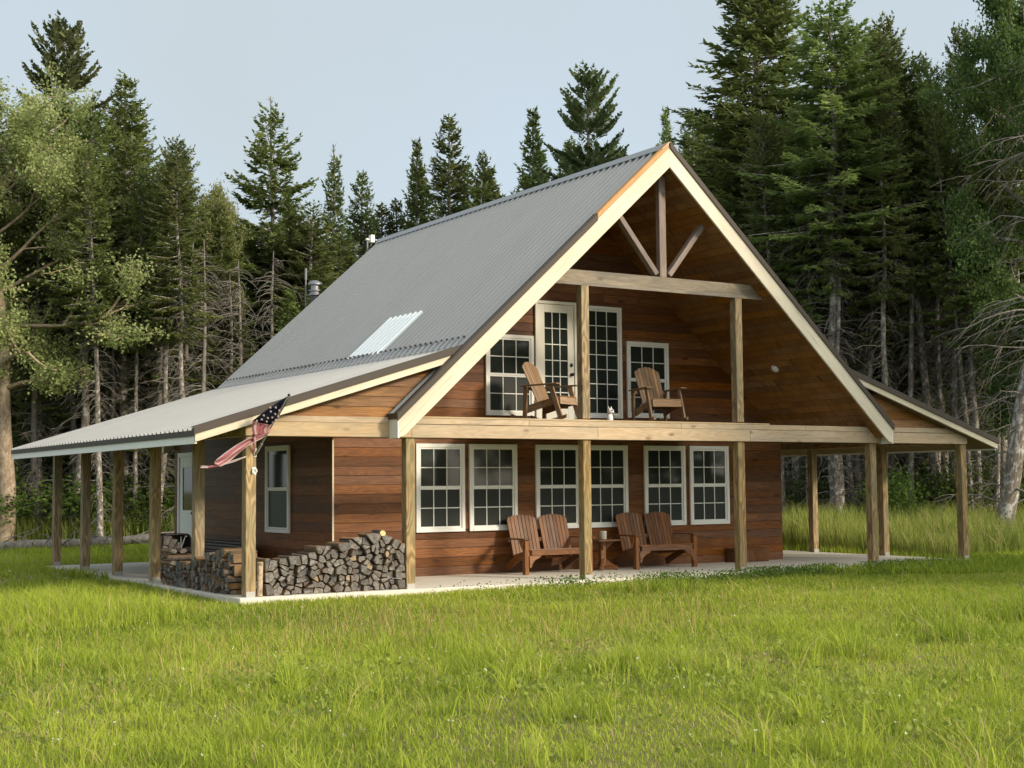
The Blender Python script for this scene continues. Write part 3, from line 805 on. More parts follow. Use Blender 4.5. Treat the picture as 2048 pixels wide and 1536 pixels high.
cloth('stripes', [((505, 842), (541, 850), -.42), ((504, 858), (536, 860), -.40), ((507, 872), (537, 866), -.38)], [MT['red_cloth'], MT['pale_cloth'], MT['red_dark']], lambda u, v: [0, 1, 0, 2, 0, 2, 1, 0, 0][int(v*8)], .015)
cloth('torn_stripe', [((541, 857), (538, 866), -.40), ((520, 868), (524, 877), -.36), ((497, 876), (500, 889), -.33), ((472, 890), (480, 905), -.30), ((450, 905), (455, 926), -.28), ((434, 918), (440, 934), -.27), ((428, 925), (430, 930), -.27)], [MT['red_cloth'], MT['pale_cloth']], lambda u, v: [1, 0, 0, 0, 1, 0, 0, 1, 1][int(v*8)], .02)
cloth('torn_stripe', [((504, 868), (512, 868), -.37), ((506, 884), (511, 885), -.35), ((508, 899), (511, 900), -.33), ((506, 912), (508, 912), -.33)], [MT['red_dark'], MT['pale_cloth']], lambda u, v: int(v > .6), .006)
cloth('torn_stripe', [((492, 912), (492, 915), -.30), ((470, 919), (471, 923), -.28), ((450, 926), (451, 929), -.27), ((432, 930), (433, 934), -.26), ((416, 932), (416, 936), -.25), ((401, 931), (401, 936), -.25)], [MT['pale_cloth'], MT['red_cloth']], lambda u, v: int(.55 < u < .8), .006)
m = MB()
for (px, py, Y) in [(551, 815, -.60), (558, 821, -.60), (541, 823, -.56), (550, 828, -.56), (556, 833, -.55), (527, 831, -.52), (535, 836, -.52), (544, 835, -.52), (523, 839, -.49), (533, 843, -.48), (545, 845, -.47), (513, 842, -.47), (551, 840, -.53), (540, 815, -.61)]:
    c = Vector(ony(px, py, Y-.045))-FO; a = Vector(_R); b = Vector(_U)
    P = []
    for k in range(10):
        r = .0145 if k % 2 == 0 else .0065; an = math.pi/2+k*math.pi/5
        P.append(c+a*r*math.cos(an)+b*r*math.sin(an))
    m.prism(P, Vector(_F)*.05, (0, 0, 1))
m.build('stars', MT['pale_cloth'], fl)
m = MB(); A = Vector((0, -.01, 0)); Bp = Vector(ony(578, 790, -.78))-FO; m.tube([A, Bp], [.012, .011], 8); m.build('pole', MT['galv'], fl)
m = MB(); blob(m, tuple(Bp), (.02, .02, .02), 7); m.build('pole_tip', MT['black'], fl, smooth=True)
m = MB(); m.box((-.03, .028-.004, -.06), (.012, .030-.001, .06)); m.tube([(-.01, .024, -.03), A+(Bp-A)*.02, A+(Bp-A)*.16], .019, 8); m.build('bracket', MT['galv'], fl)

# ------------------------------------------------------------------ firewood
def logmat_end():
    k = NT('log end grain'); gc = k.attr('gc'); rnd = k.attr('rnd', 'Fac')
    off = k.node('ShaderNodeCombineXYZ', i_0=0.0, i_1=k.math('MULTIPLY_ADD', k.math('FRACT', k.math('MULTIPLY', rnd, 31.7)), .12, -.06), i_2=k.math('MULTIPLY_ADD', k.math('FRACT', k.math('MULTIPLY', rnd, 57.1)), .12, -.06)).outputs[0]
    p = k.vmath('ADD', gc, off); p = k.vmath('MULTIPLY', p, (0, 1, 1))
    ln_ = k.node('ShaderNodeVectorMath', operation='LENGTH'); k.l.new(p, ln_.inputs[0])
    nz = k.noise(k.vmath('ADD', gc, k.node('ShaderNodeCombineXYZ', i_0=rnd, i_1=rnd, i_2=rnd).outputs[0]), 18, 4, .7)
    r = k.math('SINE', k.math('MULTIPLY_ADD', nz, 6, k.math('MULTIPLY', ln_.outputs['Value'], 420)))
    fr = k.math('FRACT', k.math('MULTIPLY', rnd, 13.7))
    c = k.mix(fr, (.10, .094, .090), (.31, .285, .26))
    c = k.mix(k.ramp(nz, [(.35, (1, 1, 1)), (.65, (0, 0, 0))]), c, (.045, .04, .038))
    c = k.mix(k.math('MULTIPLY', k.math('MULTIPLY_ADD', r, .5, .5), .30), c, (.27, .25, .225))
    c = k.mix(k.ramp(fr, [(.955, (0, 0, 0)), (.965, (.7, .7, .7))]), c, (.36, .26, .16))
    k.base(c, .9, .1); k.bump(nz, .6, .01); return k.m
MT['log_end'] = logmat_end()
MT['log_side'] = wood('split log side', (.30, .185, .095), (.17, .105, .055), tint=.4, cath=.2, grey=(.11, .095, .08), greyamt=.9, rough=.9)
MT['log_bark'] = bark('log bark', (.07, .055, .045), (.17, .14, .115), (.26, .25, .22), .4, 1.6, .6)
MT['fresh_log'] = plain('fresh sawn log', (.66, .53, .26), .85, .1, 0, .2, 20)
MT['birch_log'] = bark('birch log', (.36, .27, .18), (.52, .42, .30), (.10, .07, .05), .7, 1.6, 1.0)

def clip_poly(P, n, d):
    """keep points with n.p <= d"""
    out = []
    for i in range(len(P)):
        a, b = P[i], P[(i+1) % len(P)]
        da = a[0]*n[0]+a[1]*n[1]-d; db = b[0]*n[0]+b[1]*n[1]-d
        if da <= 0: out.append(a)
        if da*db < 0:
            t = da/(da-db); out.append((a[0]+(b[0]-a[0])*t, a[1]+(b[1]-a[1])*t))
    return out
def cells(x0, x1, hp, dx, dz, gap=.004, jit=.42):
    pts = []; z = dz*.5; row = 0
    while z < 1.1:
        x = x0+dx*(.5 if row % 2 else .15)+random.uniform(-.02, .02)
        while x < x1:
            px = x+random.uniform(-jit, jit)*dx; pz = z+random.uniform(-jit, jit)*dz
            if pz < hp(px)-.035 and x0+.02 < px < x1-.02 and pz > .015: pts.append((px, pz))
            x += dx*random.uniform(.8, 1.25)
        z += dz; row += 1
    out = []
    for i, p in enumerate(pts):
        P = [(p[0]-.13, p[1]-.12), (p[0]+.13, p[1]-.12), (p[0]+.13, p[1]+.075), (p[0], p[1]+.095), (p[0]-.13, p[1]+.07)]
        for j, q in enumerate(pts):
            if i == j: continue
            d = (q[0]-p[0], q[1]-p[1]); L = math.hypot(*d)
            if L > .3: continue
            n = (d[0]/L, d[1]/L); P = clip_poly(P, n, n[0]*p[0]+n[1]*p[1]+L/2-gap)
        P = clip_poly(P, (0, -1), -.004); P = clip_poly(P, (1, 0), x1); P = clip_poly(P, (-1, 0), -x0)
        if len(P) >= 3: out.append((p, P))
    return out
def make_log(P, L, side=None, bev=.010):
    """outline P (u, v) about its centre; axis +y"""
    m = MB(); rnd = random.random()
    n = len(P); P = [(u+random.uniform(-.003, .003), v+random.uniform(-.003, .003)) for u, v in P]
    tw = random.uniform(.9, 1.0)
    vs = [(u, 0+random.uniform(-.006, .006), v) for u, v in P]+[(u*tw, L*.5, v*tw) for u, v in P]+[(u, L, v) for u, v in P]
    gs = [(v[1], v[0], v[2]) for v in vs]
    m.add(vs, [list(range(n)), list(range(2*n, 3*n))[::-1]], gs, rnd, 0)
    bk = random.randrange(n) if random.random() < .7 else -9
    for k in (0, n):
        for i in range(n):
            m.f.append([k+i, k+i+n, k+(i+1) % n+n, k+(i+1) % n])
            m.mi.append(2 if (i == bk or (i == (bk+1) % n and n > 4)) else 1)
    return m
LM = [MT['log_end'], MT['log_side'], MT['log_bark']]
def place_logs(cl, axis, front, lab, grp, L=.40, jd=.035, loc0=(0, 0, 0), tilt=.04):
    for (p, P) in cl:
        c = (sum(a for a, _ in P)/len(P), sum(b for _, b in P)/len(P))
        an = random.gauss(0, .10); k_ = random.choice([.97, .95, .92, .88, .82]); ca, sa = math.cos(an)*k_, math.sin(an)*k_
        me = make_log([((a-c[0])*ca-(b-c[1])*sa, (a-c[0])*sa+(b-c[1])*ca) for a, b in P], L*random.uniform(.80, 1.08))
        o = me.build('firewood_log', LM, None, bevel=.004)
        d = front+random.uniform(-jd, jd)
        if axis == 'y': o.location = (c[0]+loc0[0], d+loc0[1], c[1]+loc0[2]); o.rotation_euler = (random.uniform(-tilt, tilt)*.4, 0, random.uniform(-tilt, tilt))
        else:       # outline u runs along -y, axis +x
            o.location = (d+loc0[0], -c[0]+loc0[1], c[1]+loc0[2]); o.rotation_euler = (0, random.uniform(-tilt, tilt)*.4, R(-90)+random.uniform(-tilt, tilt))
        tag(o, lab, 'firewood', grp)
hx = [.2, .24, .6, .96, 1.25, 1.53, 1.9, 2.15, 2.43]; hz = [.34, .42, .49, .56, .61, .69, .77, .74, .71]
front_cells = cells(.30, 2.46, lambda x: float(np.interp(x, hx, hz))+.035*math.sin(x*23), .100, .083, jit=.5)
place_logs(front_cells, 'y', .04, 'grey split firewood log in the tall stack between the two left front posts', 'firewood logs in the front stack', jd=.055, tilt=.07)
wy = [0, .5, 1.0, 1.5, 2.0, 2.9]; wh = [.40, .58, .60, .46, .37, .36]
wcells = cells(-2.95, -.50, lambda u: float(np.interp(-u, wy, wh))+.03*math.sin(u*17), .105, .09, jit=.5)
place_logs(wcells, 'x', -.02, 'split firewood log in the low stack along the left porch edge', 'firewood logs in the side stack', jd=.06, tilt=.12)
# cross-stacked end of the side stack
for lay in range(6):
    for k in range(3):
        w = random.uniform(.045, .06)
        P = [(w*1.15*math.cos(a)*random.uniform(.8, 1.1), w*.86*math.sin(a)*random.uniform(.8, 1.05)) for a in np.linspace(0, 6.28, 7)[:-1]]
        o = make_log(P, .46 if lay % 2 == 0 else .44).build('firewood_log', LM, None, bevel=.008)
        z = .05+lay*.094
        if lay % 2 == 0: o.location = (-.05+random.uniform(-.03, .03), 3.08+k*.18, z); o.rotation_euler = (0, 0, R(-90)+random.uniform(-.08, .08))
        else: o.location = (.03+k*.16, 3.03+random.uniform(-.03, .03), z); o.rotation_euler = (0, 0, random.uniform(-.08, .08))
        tag(o, 'brown split firewood log in the cross-stacked pile at the end of the side stack', 'firewood', 'cross-stacked firewood logs')
# pale log end on top, upright birch log
P = [(.055*math.cos(a)*(1+.15*math.sin(3*a)), .05*math.sin(a)) for a in np.linspace(0, 6.28, 9)[:-1]]
o = make_log(P, .36).build('firewood_log', [MT['fresh_log'], MT['log_bark'], MT['log_bark']], None, bevel=.008); o.location = (2.10, .02, .815); o.rotation_euler = (0, .35, -.12)
tag(o, 'pale freshly sawn log lying on top of the front firewood stack', 'firewood')
P = [(.045*math.cos(a), .042*math.sin(a)) for a in np.linspace(0, 6.28, 9)[:-1]]
o = make_log(P, .47).build('firewood_log', [MT['fresh_log'], MT['birch_log'], MT['birch_log']], None, bevel=.006); o.location = (.215, .03, .0); o.rotation_euler = (R(90), 0, .3); o.rotation_euler = (R(88), R(2), 0)
tag(o, 'pale birch log standing upright against the corner post', 'firewood')

# black firewood carrier with logs and a poker
t = thing('log_rack', (.62, 4.62, 0), R(8), 'black rounded metal log holder filled with firewood behind the side stack', 'log holder')
m = MB(); pr = []
Wd, Hh, rr = .27, .74, .09
for cx, cz, a0 in ((-Wd+rr, rr, 180), (Wd-rr, rr, 270), (Wd-rr, Hh-rr, 0), (-Wd+rr, Hh-rr, 90)):
    for a in range(0, 91, 15): pr.append((cx+rr*math.cos(R(a0+a)), cz+rr*math.sin(R(a0+a))))
n = len(pr); vs = []
for y in (0, .34):
    for s in (1, .96): vs += [(u*s, y, (z-Hh/2)*s+Hh/2) for u, z in pr]
fs = []
for i in range(n):
    j = (i+1) % n
    fs += [(i, j, n+j, n+i), (2*n+i, 3*n+i, 3*n+j, 2*n+j), (i, 2*n+i, 2*n+j, j), (n+i, n+j, 3*n+j, 3*n+i)]
m.add(vs, fs, vs); m.build('hoop', MT['black'], t)
m = MB(); m.box((-Wd+.03, .33, .03), (Wd-.03, .336, Hh-.03)); m.build('back_plate', MT['black'], t)
rc = cells(-.235, .06, lambda x: .66, .10, .09)
rl = []
for (p, P) in rc:
    if p[1] < .06: continue
    c = (sum(a for a, _ in P)/len(P), sum(b for _, b in P)/len(P))
    o = make_log([(a-c[0], b-c[1]) for a, b in P], .30).build('firewood_log', LM, None, bevel=.008)
    v = Matrix.Rotation(R(8), 3, 'Z') @ Vector((c[0], .02+random.uniform(-.01, .02), c[1]))
    o.location = (v.x+.62, v.y+4.62, c[1]); o.rotation_euler = (0, 0, R(8))
    tag(o, 'dark split firewood log held in the black metal log holder', 'firewood', 'firewood logs in the log holder')
m = MB(); m.tube([(.50, 4.50, .10), (.72, 4.52, .66)], .009, 6); m.tube([(.72, 4.52, .66), (.735, 4.52, .70), (.76, 4.52, .69)], .009, 6)
tag(m.build('poker', MT['galv'], None), 'thin grey metal poker leaning across the black log holder', 'poker')
# lumber lying along the side wall
for k, (z, xx, w, y0, y1, h) in enumerate([(.0, 1.90, .26, 5.2, 8.0, .09), (.09, 1.93, .22, 5.3, 7.9, .09), (.18, 1.91, .24, 5.1, 8.0, .07), (.25, 1.95, .20, 5.25, 7.8, .08), (.33, 1.92, .22, 5.15, 7.9, .05), (.38, 1.94, .22, 5.2, 8.0, .07), (.45, 1.93, .18, 5.1, 7.85, .05), (.50, 1.95, .16, 5.2, 7.95, .045)]):
    m = MB(); m.box((-w/2, -(y1-y0)/2, .0), (w/2, (y1-y0)/2, h-.012), 'y')
    o = m.build('plank', MT['lumber'], None, bevel=.006); o.location = (xx+.1, (y0+y1)/2, z); o.rotation_euler = (0, 0, random.uniform(-.012, .012))
    tag(o, 'dark grey plank in the low lumber pile along the left cabin wall', 'plank', 'planks piled along the side wall')
# twigs on the slab
for (x, y, rzz, L) in ((5.15, .35, .3, .16), (6.05, .12, -.4, .12), (6.4, .2, .8, .09), (5.5, .25, 1.4, .1)):
    m = MB(); m.tube([(-L/2, 0, .012), (0, .02, .02), (L/2, -.01, .010)], [.008, .010, .004], 5)
    o = m.build('twig', MT['bark_spruce'], None); o.location = (x, y, 0); o.rotation_euler = (0, 0, rzz)
    tag(o, 'small dark twig lying on the pale concrete porch edge', 'twig', 'twigs on the porch slab')

# ------------------------------------------------------------------ trees
def unit(v): return v/np.maximum(np.linalg.norm(v, axis=-1, keepdims=True), 1e-9)
class Leaves:
    """collects small leaf-shaped quads"""
    def __init__(s): s.V = []; s.T = []
    def diamonds(s, base, d, side, l, w, tint):
        """base, d, side: (N,3); l, w, tint: (N,)"""
        l = l[:, None]; w = w[:, None]
        a = base; b = base+d*l*.45+side*w; c = base+d*l; e = base+d*l*.45-side*w
        s.V.append(np.stack([a, b, c, e], 1).reshape(-1, 3)); s.T.append(np.repeat(tint, 4))
    def mesh(s, name, mat):
        V = np.concatenate(s.V); T = np.concatenate(s.T); n = len(V)//4
        return npmesh(name, V, np.arange(4*n).reshape(-1, 4), None, mat, np.clip(T, 0, 1))

def curve_tube_np(paths, radii, n=4):
    """many thin tubes as one mesh: paths list of (k,3) arrays, radii list of (k,)"""
    V = []; Q = []; o = 0
    for P, r in zip(paths, radii):
        k = len(P); d = np.gradient(P, axis=0); d = unit(d)
        ref = np.where(np.abs(d[:, 2:3]) > .9, np.array([[1., 0, 0]]), np.array([[0, 0, 1.]]))
        a = unit(np.cross(d, ref)); b = np.cross(d, a)
        t = np.arange(n)*2*math.pi/n
        ring = P[:, None, :]+(a[:, None, :]*np.cos(t)[None, :, None]+b[:, None, :]*np.sin(t)[None, :, None])*np.asarray(r)[:, None, None]
        V.append(ring.reshape(-1, 3))
        i, j = np.meshgrid(np.arange(k-1), np.arange(n), indexing='ij')
        q = np.stack([i*n+j, i*n+(j+1) % n, (i+1)*n+(j+1) % n, (i+1)*n+j], -1).reshape(-1, 4)+o
        Q.append(q); o += k*n
    return np.concatenate(V), np.concatenate(Q)

def trunk_path(H, bend, seed, lean=0):
    r = np.random.default_rng(seed); z = np.linspace(0, H, 22)
    ph = r.uniform(0, 6, 4)
    x = bend*(np.sin(z/H*3.1+ph[0])-math.sin(ph[0]))+.25*bend*np.sin(z*1.1+ph[1]); y = bend*(np.sin(z/H*2.7+ph[2])-math.sin(ph[2]))
    return np.stack([x, y, z], 1)

def conifer(name, seed, H, cb, Rm, r0, shape=.85, up=25, low=-22, step=.28, per=5, tw=.46, dens=.10, gaps=0., dead=0, mat='needle', bend=.12, hang=.15, leafw=.034, topfrac=.04, curl=.22):
    """returns (trunk mesh, crown mesh, dead-limb mesh or None)"""
    r = np.random.default_rng(seed); L = Leaves(); limbs = []; lr = []
    TP = trunk_path(H, bend, seed)
    zz = TP[:, 2]
    ctr = lambda h: np.array([np.interp(h, zz, TP[:, 0]), np.interp(h, zz, TP[:, 1]), h])
    h = cb
    az = r.uniform(0, 6.28)
    while h < H-.15:
        t = (h-cb)/(H-cb)
        env = Rm*((1-t)**shape)*min(1, .55+t*3.0)*r.uniform(.8, 1.12)+.10
        if gaps and r.random() < gaps: h += step*r.uniform(.8, 1.6); continue
        k = max(3, int(per*(.6+.4*(1-t))+r.integers(0, 2)))
        for i in range(k):
            az += 2.399+r.uniform(-.35, .35)
            bl = env*r.uniform(.55, 1.08)
            el = R(low+(up-low)*t**.9+r.uniform(-9, 9))
            ns = max(3, int(bl/dens)); s = np.linspace(0, 1, ns+1)[1:]
            hd = np.array([math.cos(az), math.sin(az), 0]); sd = np.array([-math.sin(az), math.cos(az), 0])
            sag = (s**1.6)*bl*(-.16 if t < .75 else .0)+(s**3.2)*bl*curl
            P = ctr(h+r.uniform(-.5, .5)*step)+hd*(bl*s*math.cos(el))[:, None]+sd*(np.sin(s*2+r.uniform(0, 6))*.04*bl)[:, None]
            P = P+np.array([0, 0, 1.])*(bl*s*math.sin(el)+sag)[:, None]
            if bl > .5: limbs.append(np.vstack([ctr(h), P[ns//3], P[-1]])); lr.append(np.array([.012+.011*bl, .008+.006*bl, .004]))
            td = unit(np.gradient(P, axis=0)) if ns > 1 else np.tile(hd, (ns, 1))
            shade = r.uniform(-.22, .22)
            st = .22 if bl > .8 else .05
            keep = s > st
            for sg in (-1, 1):
                m = keep & (r.random(ns) > .06); n = m.sum()
                if n == 0: continue
                ll = np.minimum(tw, .45*bl+.08)*(1-s[m])**.55*r.uniform(.65, 1.15, n)+.07
                d = unit(td[m]*r.uniform(.5, .9, (n, 1))+sd*sg*r.uniform(.6, 1.0, (n, 1))+np.array([0, 0, -1.])*(-.1+(hang*2.2+.1)*r.random((n, 1))))
                upv = unit(np.array([0, 0, 1.])+r.normal(0, .45, (n, 3)))
                side = unit(np.cross(d, upv))
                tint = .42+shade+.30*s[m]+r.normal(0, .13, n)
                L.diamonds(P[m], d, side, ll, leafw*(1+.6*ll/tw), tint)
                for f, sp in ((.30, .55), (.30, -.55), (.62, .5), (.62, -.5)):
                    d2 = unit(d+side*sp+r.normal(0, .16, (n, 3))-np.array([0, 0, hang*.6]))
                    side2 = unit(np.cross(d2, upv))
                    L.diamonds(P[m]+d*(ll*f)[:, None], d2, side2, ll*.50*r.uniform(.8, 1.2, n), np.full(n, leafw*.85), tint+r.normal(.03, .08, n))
            # tip spray
            n = 3; d = unit(np.tile(td[-1], (n, 1))+r.normal(0, .3, (n, 3))); side = unit(np.cross(d, np.array([0, 0, 1.])+r.normal(0, .3, (n, 3))))
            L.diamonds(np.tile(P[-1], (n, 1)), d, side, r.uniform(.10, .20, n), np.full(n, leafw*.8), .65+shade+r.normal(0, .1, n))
        h += step*(1-.45*t)*r.uniform(.75, 1.25)
    # leader
    n = 26; z = H-r.uniform(0, .9, n)**1.3; d = unit(np.stack([r.normal(0, 1, n), r.normal(0, 1, n), np.full(n, 1.1)], 1))
    L.diamonds(np.array([ctr(q) for q in z]), d, unit(np.cross(d, np.array([0, 0, 1.]))), r.uniform(.08, .20, n)*(1+(H-z)), np.full(n, .02), r.uniform(.3, .7, n))
    rad = r0*(1-zz/H)**.8+.012; rad[0] *= 1.25
    ps, rs = [TP], [rad]
    V, Q = curve_tube_np(ps, rs, 9)
    V2, Q2 = curve_tube_np(limbs, lr, 3); Q2 = Q2+len(V)
    tm = npmesh(name+' trunk', np.vstack([V, V2]), np.vstack([Q, Q2]), None, MT['bark_spruce'])
    tm.polygons.foreach_set('use_smooth', [True]*len(tm.polygons))
    dm = None
    if dead:
        dm = dead_limbs(r, ctr, .9, cb+1.2, dead)
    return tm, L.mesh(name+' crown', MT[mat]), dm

def dead_limbs(r, ctr, z0, z1, count, lmax=1.7, droop=.8):
    P = []; W = []
    for i in range(count):
        h = r.uniform(z0, z1); az = r.uniform(0, 6.28); l = r.uniform(.25, 1)**1.4*lmax*(1.1-.3*abs(r.normal(0, 1)))
        if l < .15: l = .2
        s = np.linspace(0, 1, 7); hd = np.array([math.cos(az), math.sin(az), 0]); el = r.uniform(-.2, .45)
        dr = droop*r.uniform(.3, 1.5)
        q = ctr(h)+hd*(l*(s-.15*s**2*dr))[:, None]+np.array([0, 0, 1.])*(l*(s*math.tan(el)*.7-.75*dr*s**2.2))[:, None]+r.normal(0, .02*l, (7, 3))*s[:, None]
        P.append(q); W.append(np.linspace(.014+.006*l, .005, 7))
        for b in range(int(l*3.2)):
            k = r.integers(2, 6); d = unit(hd*.6+np.array([-hd[1], hd[0], 0])*r.choice([-1, 1])*.7+np.array([0, 0, r.uniform(-.8, .1)]))
            ll = r.uniform(.12, .45)*l; s2 = np.linspace(0, 1, 4)
            P.append(q[k]+d*(ll*s2)[:, None]+np.array([0, 0, -.25*ll])*(s2**2)[:, None]); W.append(np.linspace(.008, .004, 4))
    V, Q = curve_tube_np(P, W, 3)
    return npmesh('dead limbs', V, Q, None, MT['bark_dead'])

def broadleaf(name, seed, H, cb, Rm, r0, mat, bark_, fork=True, nl=26000, leaf=.062, shape='oval', airy=.5, bend=.35):
    r = np.random.default_rng(seed); L = Leaves()
    TP = trunk_path(H*.92, bend, seed); zz = TP[:, 2]
    ctr = lambda h: np.array([np.interp(h, zz, TP[:, 0]), np.interp(h, zz, TP[:, 1]), h])
    paths = [TP]; rads = [r0*(1-zz/zz[-1])**.75+.015]
    ends = []
    def grow(p, d, l, rad, lev):
        n = 6; s = np.linspace(0, 1, n); q = [p]
        for i in range(1, n):
            d = unit(d+r.normal(0, .14, 3)+np.array([0, 0, .05])); q.append(q[-1]+d*l/(n-1))
        q = np.array(q); paths.append(q); rads.append(np.linspace(rad, rad*.45, n))
        if lev >= 2:
            ends.append(q); return
        for k in range(5 if lev == 0 else 4):
            i = r.integers(2, n); d2 = unit(d*.7+r.normal(0, .6, 3)+np.array([0, 0, .1])); grow(q[i], d2, l*r.uniform(.45, .65), rad*.5, lev+1)
        ends.append(q[3:])
    nb = 24; az = r.uniform(0, 6)
    for i in range(nb):
        h = cb+(H*.92-cb)*((i+.5)/nb)**.9; t = (h-cb)/(H-cb); az += 2.4+r.uniform(-.4, .4)
        env = Rm*(math.sin(math.pi*min(1, .18+.80*t))**.7)
        el = r.uniform(.15, .75)
        d = np.array([math.cos(az)*math.cos(el), math.sin(az)*math.cos(el), math.sin(el)])
        grow(ctr(h), d, env*r.uniform(.6, .95), r0*.30*(1-t)+.02, 0)
    per = nl//len(ends)
    for q in ends:
        n = per; f = r.uniform(.1, 1.05, n)*(len(q)-1); i = np.minimum(f.astype(int), len(q)-2); f = (f-i)[:, None]
        c = q[i]*(1-f)+q[i+1]*f+r.normal(0, .11+.09*airy, (n, 3))-np.array([0, 0, .05])
        d = unit(r.normal(0, 1, (n, 3))+np.array([0, 0, -.45])); side = unit(np.cross(d, r.normal(0, 1, (n, 3))))
        tint = .45+r.uniform(-.25, .25)+r.normal(0, .16, n)
        L.diamonds(c, d, side, leaf*r.uniform(1.1, 1.9, n), leaf*r.uniform(.42, .62, n), tint)
    V, Q = curve_tube_np(paths, rads, 7)
    tm = npmesh(name+' trunk', V, Q, None, MT[bark_]); tm.polygons.foreach_set('use_smooth', [True]*len(tm.polygons))
    return tm, L.mesh(name+' crown', MT[mat]), None

PROTO = {}
# name: (builder result, height, radius)
def P_(key, res, H, Rm): PROTO[key] = (res, H, Rm)
P_('edge_a', conifer('edge a', 11, 16.5, 8.6, 2.3, .17, .50, dead=150, step=.26, per=6, up=30, bend=.25), 16.5, 2.3)
P_('edge_b', conifer('edge b', 12, 16.0, 6.2, 2.6, .19, .62, dead=110, step=.27, per=6, low=-28), 16.0, 2.6)
P_('dense', conifer('dense', 13, 16.0, 3.2, 3.1, .20, .76, step=.22, per=8, low=-25, dead=40), 16.0, 2.7)
P_('open', conifer('open', 14, 15.0, 4.0, 3.6, .15, .78, step=.36, per=7, up=22, low=-12, gaps=.10, dead=40, curl=.30, tw=.54, leafw=.046), 15.0, 3.6)
P_('narrow', conifer('narrow', 15, 13.0, 1.6, 1.8, .13, .85, step=.23, per=7, up=40, low=-12, tw=.34), 13.0, 1.65)
P_('classic', conifer('classic', 16, 14.0, 2.0, 2.5, .15, .8, step=.25, per=7, up=38, low=-15), 14.0, 2.4)
P_('fill', conifer('fill', 17, 12.0, .5, 2.4, .12, .75, step=.27, per=6, low=-20), 12.0, 2.4)
P_('pine', conifer('pine', 18, 16.0, 5.0, 3.2, .20, .50, step=.36, per=7, up=36, low=2, tw=.46, dens=.09, mat='needle_pine', hang=-.15, leafw=.050, gaps=.06, curl=.26, dead=30), 16.0, 3.2)
P_('cedar', conifer('cedar', 19, 12.0, 2.0, 1.6, .11, .75, step=.30, per=6, up=62, low=35, tw=.30, dens=.11, mat='needle_pine', gaps=.04, curl=.2, leafw=.034), 12.0, 1.5)
P_('birch', broadleaf('birch', 21, 14.0, 4.2, 3.6, .25, 'leaf_birch', 'bark_birch', nl=70000, leaf=.066), 14.0, 3.6)
P_('aspen', broadleaf('aspen', 22, 11.0, 3.0, 2.0, .11, 'leaf_birch', 'bark_birch', nl=30000, bend=.15), 11.0, 2.0)
P_('maple', broadleaf('maple', 23, 16.0, 3.0, 3.6, .19, 'leaf_maple', 'bark_spruce', nl=90000, leaf=.070), 16.0, 3.6)
# leafless dead spruce
_r = np.random.default_rng(31); _tp = trunk_path(9.0, .1, 31)
_c = lambda h: np.array([np.interp(h, _tp[:, 2], _tp[:, 0]), np.interp(h, _tp[:, 2], _tp[:, 1]), h])
_V, _Q = curve_tube_np([_tp], [.11*(1-_tp[:, 2]/9.0)**.7+.015], 8)
P_('snag', (npmesh('snag trunk', _V, _Q, None, MT['bark_dead']), None, dead_limbs(_r, _c, .8, 8.8, 210, 1.5, .7)), 9.0, 1.5)
_r = np.random.default_rng(32); _tp = trunk_path(12.0, .25, 32)
_c2 = lambda h: np.array([np.interp(h, _tp[:, 2], _tp[:, 0]), np.interp(h, _tp[:, 2], _tp[:, 1]), h])
_V, _Q = curve_tube_np([_tp], [.27*(1-_tp[:, 2]/12.0)**.6+.02], 10)
P_('big_snag', (npmesh('big snag trunk', _V, _Q, None, MT['bark_spruce']), None, dead_limbs(_r, _c2, 1.0, 11.5, 110, 3.4, .45)), 12.0, 3.4)

def tree(key, xy, H, width, label, name, cat='tree', group=None, rz=None, lean=(0, 0), zb=None, wz_=None):
    res, PHt, PR = PROTO[key]
    z = (float(gz(xy[0], xy[1])) if zb is None else zb)-.06
    sz = H/PHt; sx = width/PR if width else sz
    t = bpy.data.objects.new(name, res[0]); COL.objects.link(t)
    t.location = (xy[0], xy[1], z); t.scale = (sx, sx, sz)
    Rz_ = Matrix.Rotation(random.uniform(0, 6.28) if rz is None else rz, 3, 'Z')
    # lean: towards the right of the photo, and away from the viewer
    Lm = Matrix.Rotation(lean[0], 3, Vector((-_R0[1], _R0[0], 0))) @ Matrix.Rotation(lean[1], 3, Vector((-FH[1], FH[0], 0)))
    t.rotation_euler = (Lm @ Rz_).to_euler()
    tag(t, label, cat, group)
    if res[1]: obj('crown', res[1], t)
    if res[2]: obj('dead_limbs', res[2], t)
    return t
def tree_at(key, px, ytop, D, width, label, name='spruce_tree', group=None, **kw):
    p = at(px, ytop, D); g = float(gz(p[0], p[1]))
    return tree(key, (p[0], p[1]), p[2]-g, width, label, name, 'tree', group, **kw)

# trees that can be told apart, from left to right
tree_at('birch', 20, 205, 40.5, 3.8, 'leaning yellow birch with light green leaves at the far left forest edge', 'birch_tree', rz=2.1, lean=(R(2), 0))
tree_at('pine', 125, 58, 45, 3.1, 'tall white pine rising above the birch at far left', 'pine_tree', rz=.6)
tree_at('dense', 262, 145, 46, 3.0, 'pointed dark spruce just right of the tall pine at left', rz=1.0)
tree_at('dense', 345, 330, 43.5, 2.6, 'spruce with drooping dead lower limbs left of the cabin roof', rz=3.0)
tree_at('open', 540, 190, 47, 3.5, 'tall spruce with open tiered branches standing alone against the sky', rz=.4)
tree_at('aspen', 425, 350, 44.5, 1.0, 'small pale green aspen between the pointed spruce and the tiered spruce', 'aspen_tree')
tree_at('cedar', 650, 288, 50, 1.7, 'sparse feathery light green cedar right of the tiered spruce', 'cedar_tree')
tree_at('classic', 722, 340, 52, 2.3, 'short spruce in the low gap between cedar and twin spruces', rz=.2)
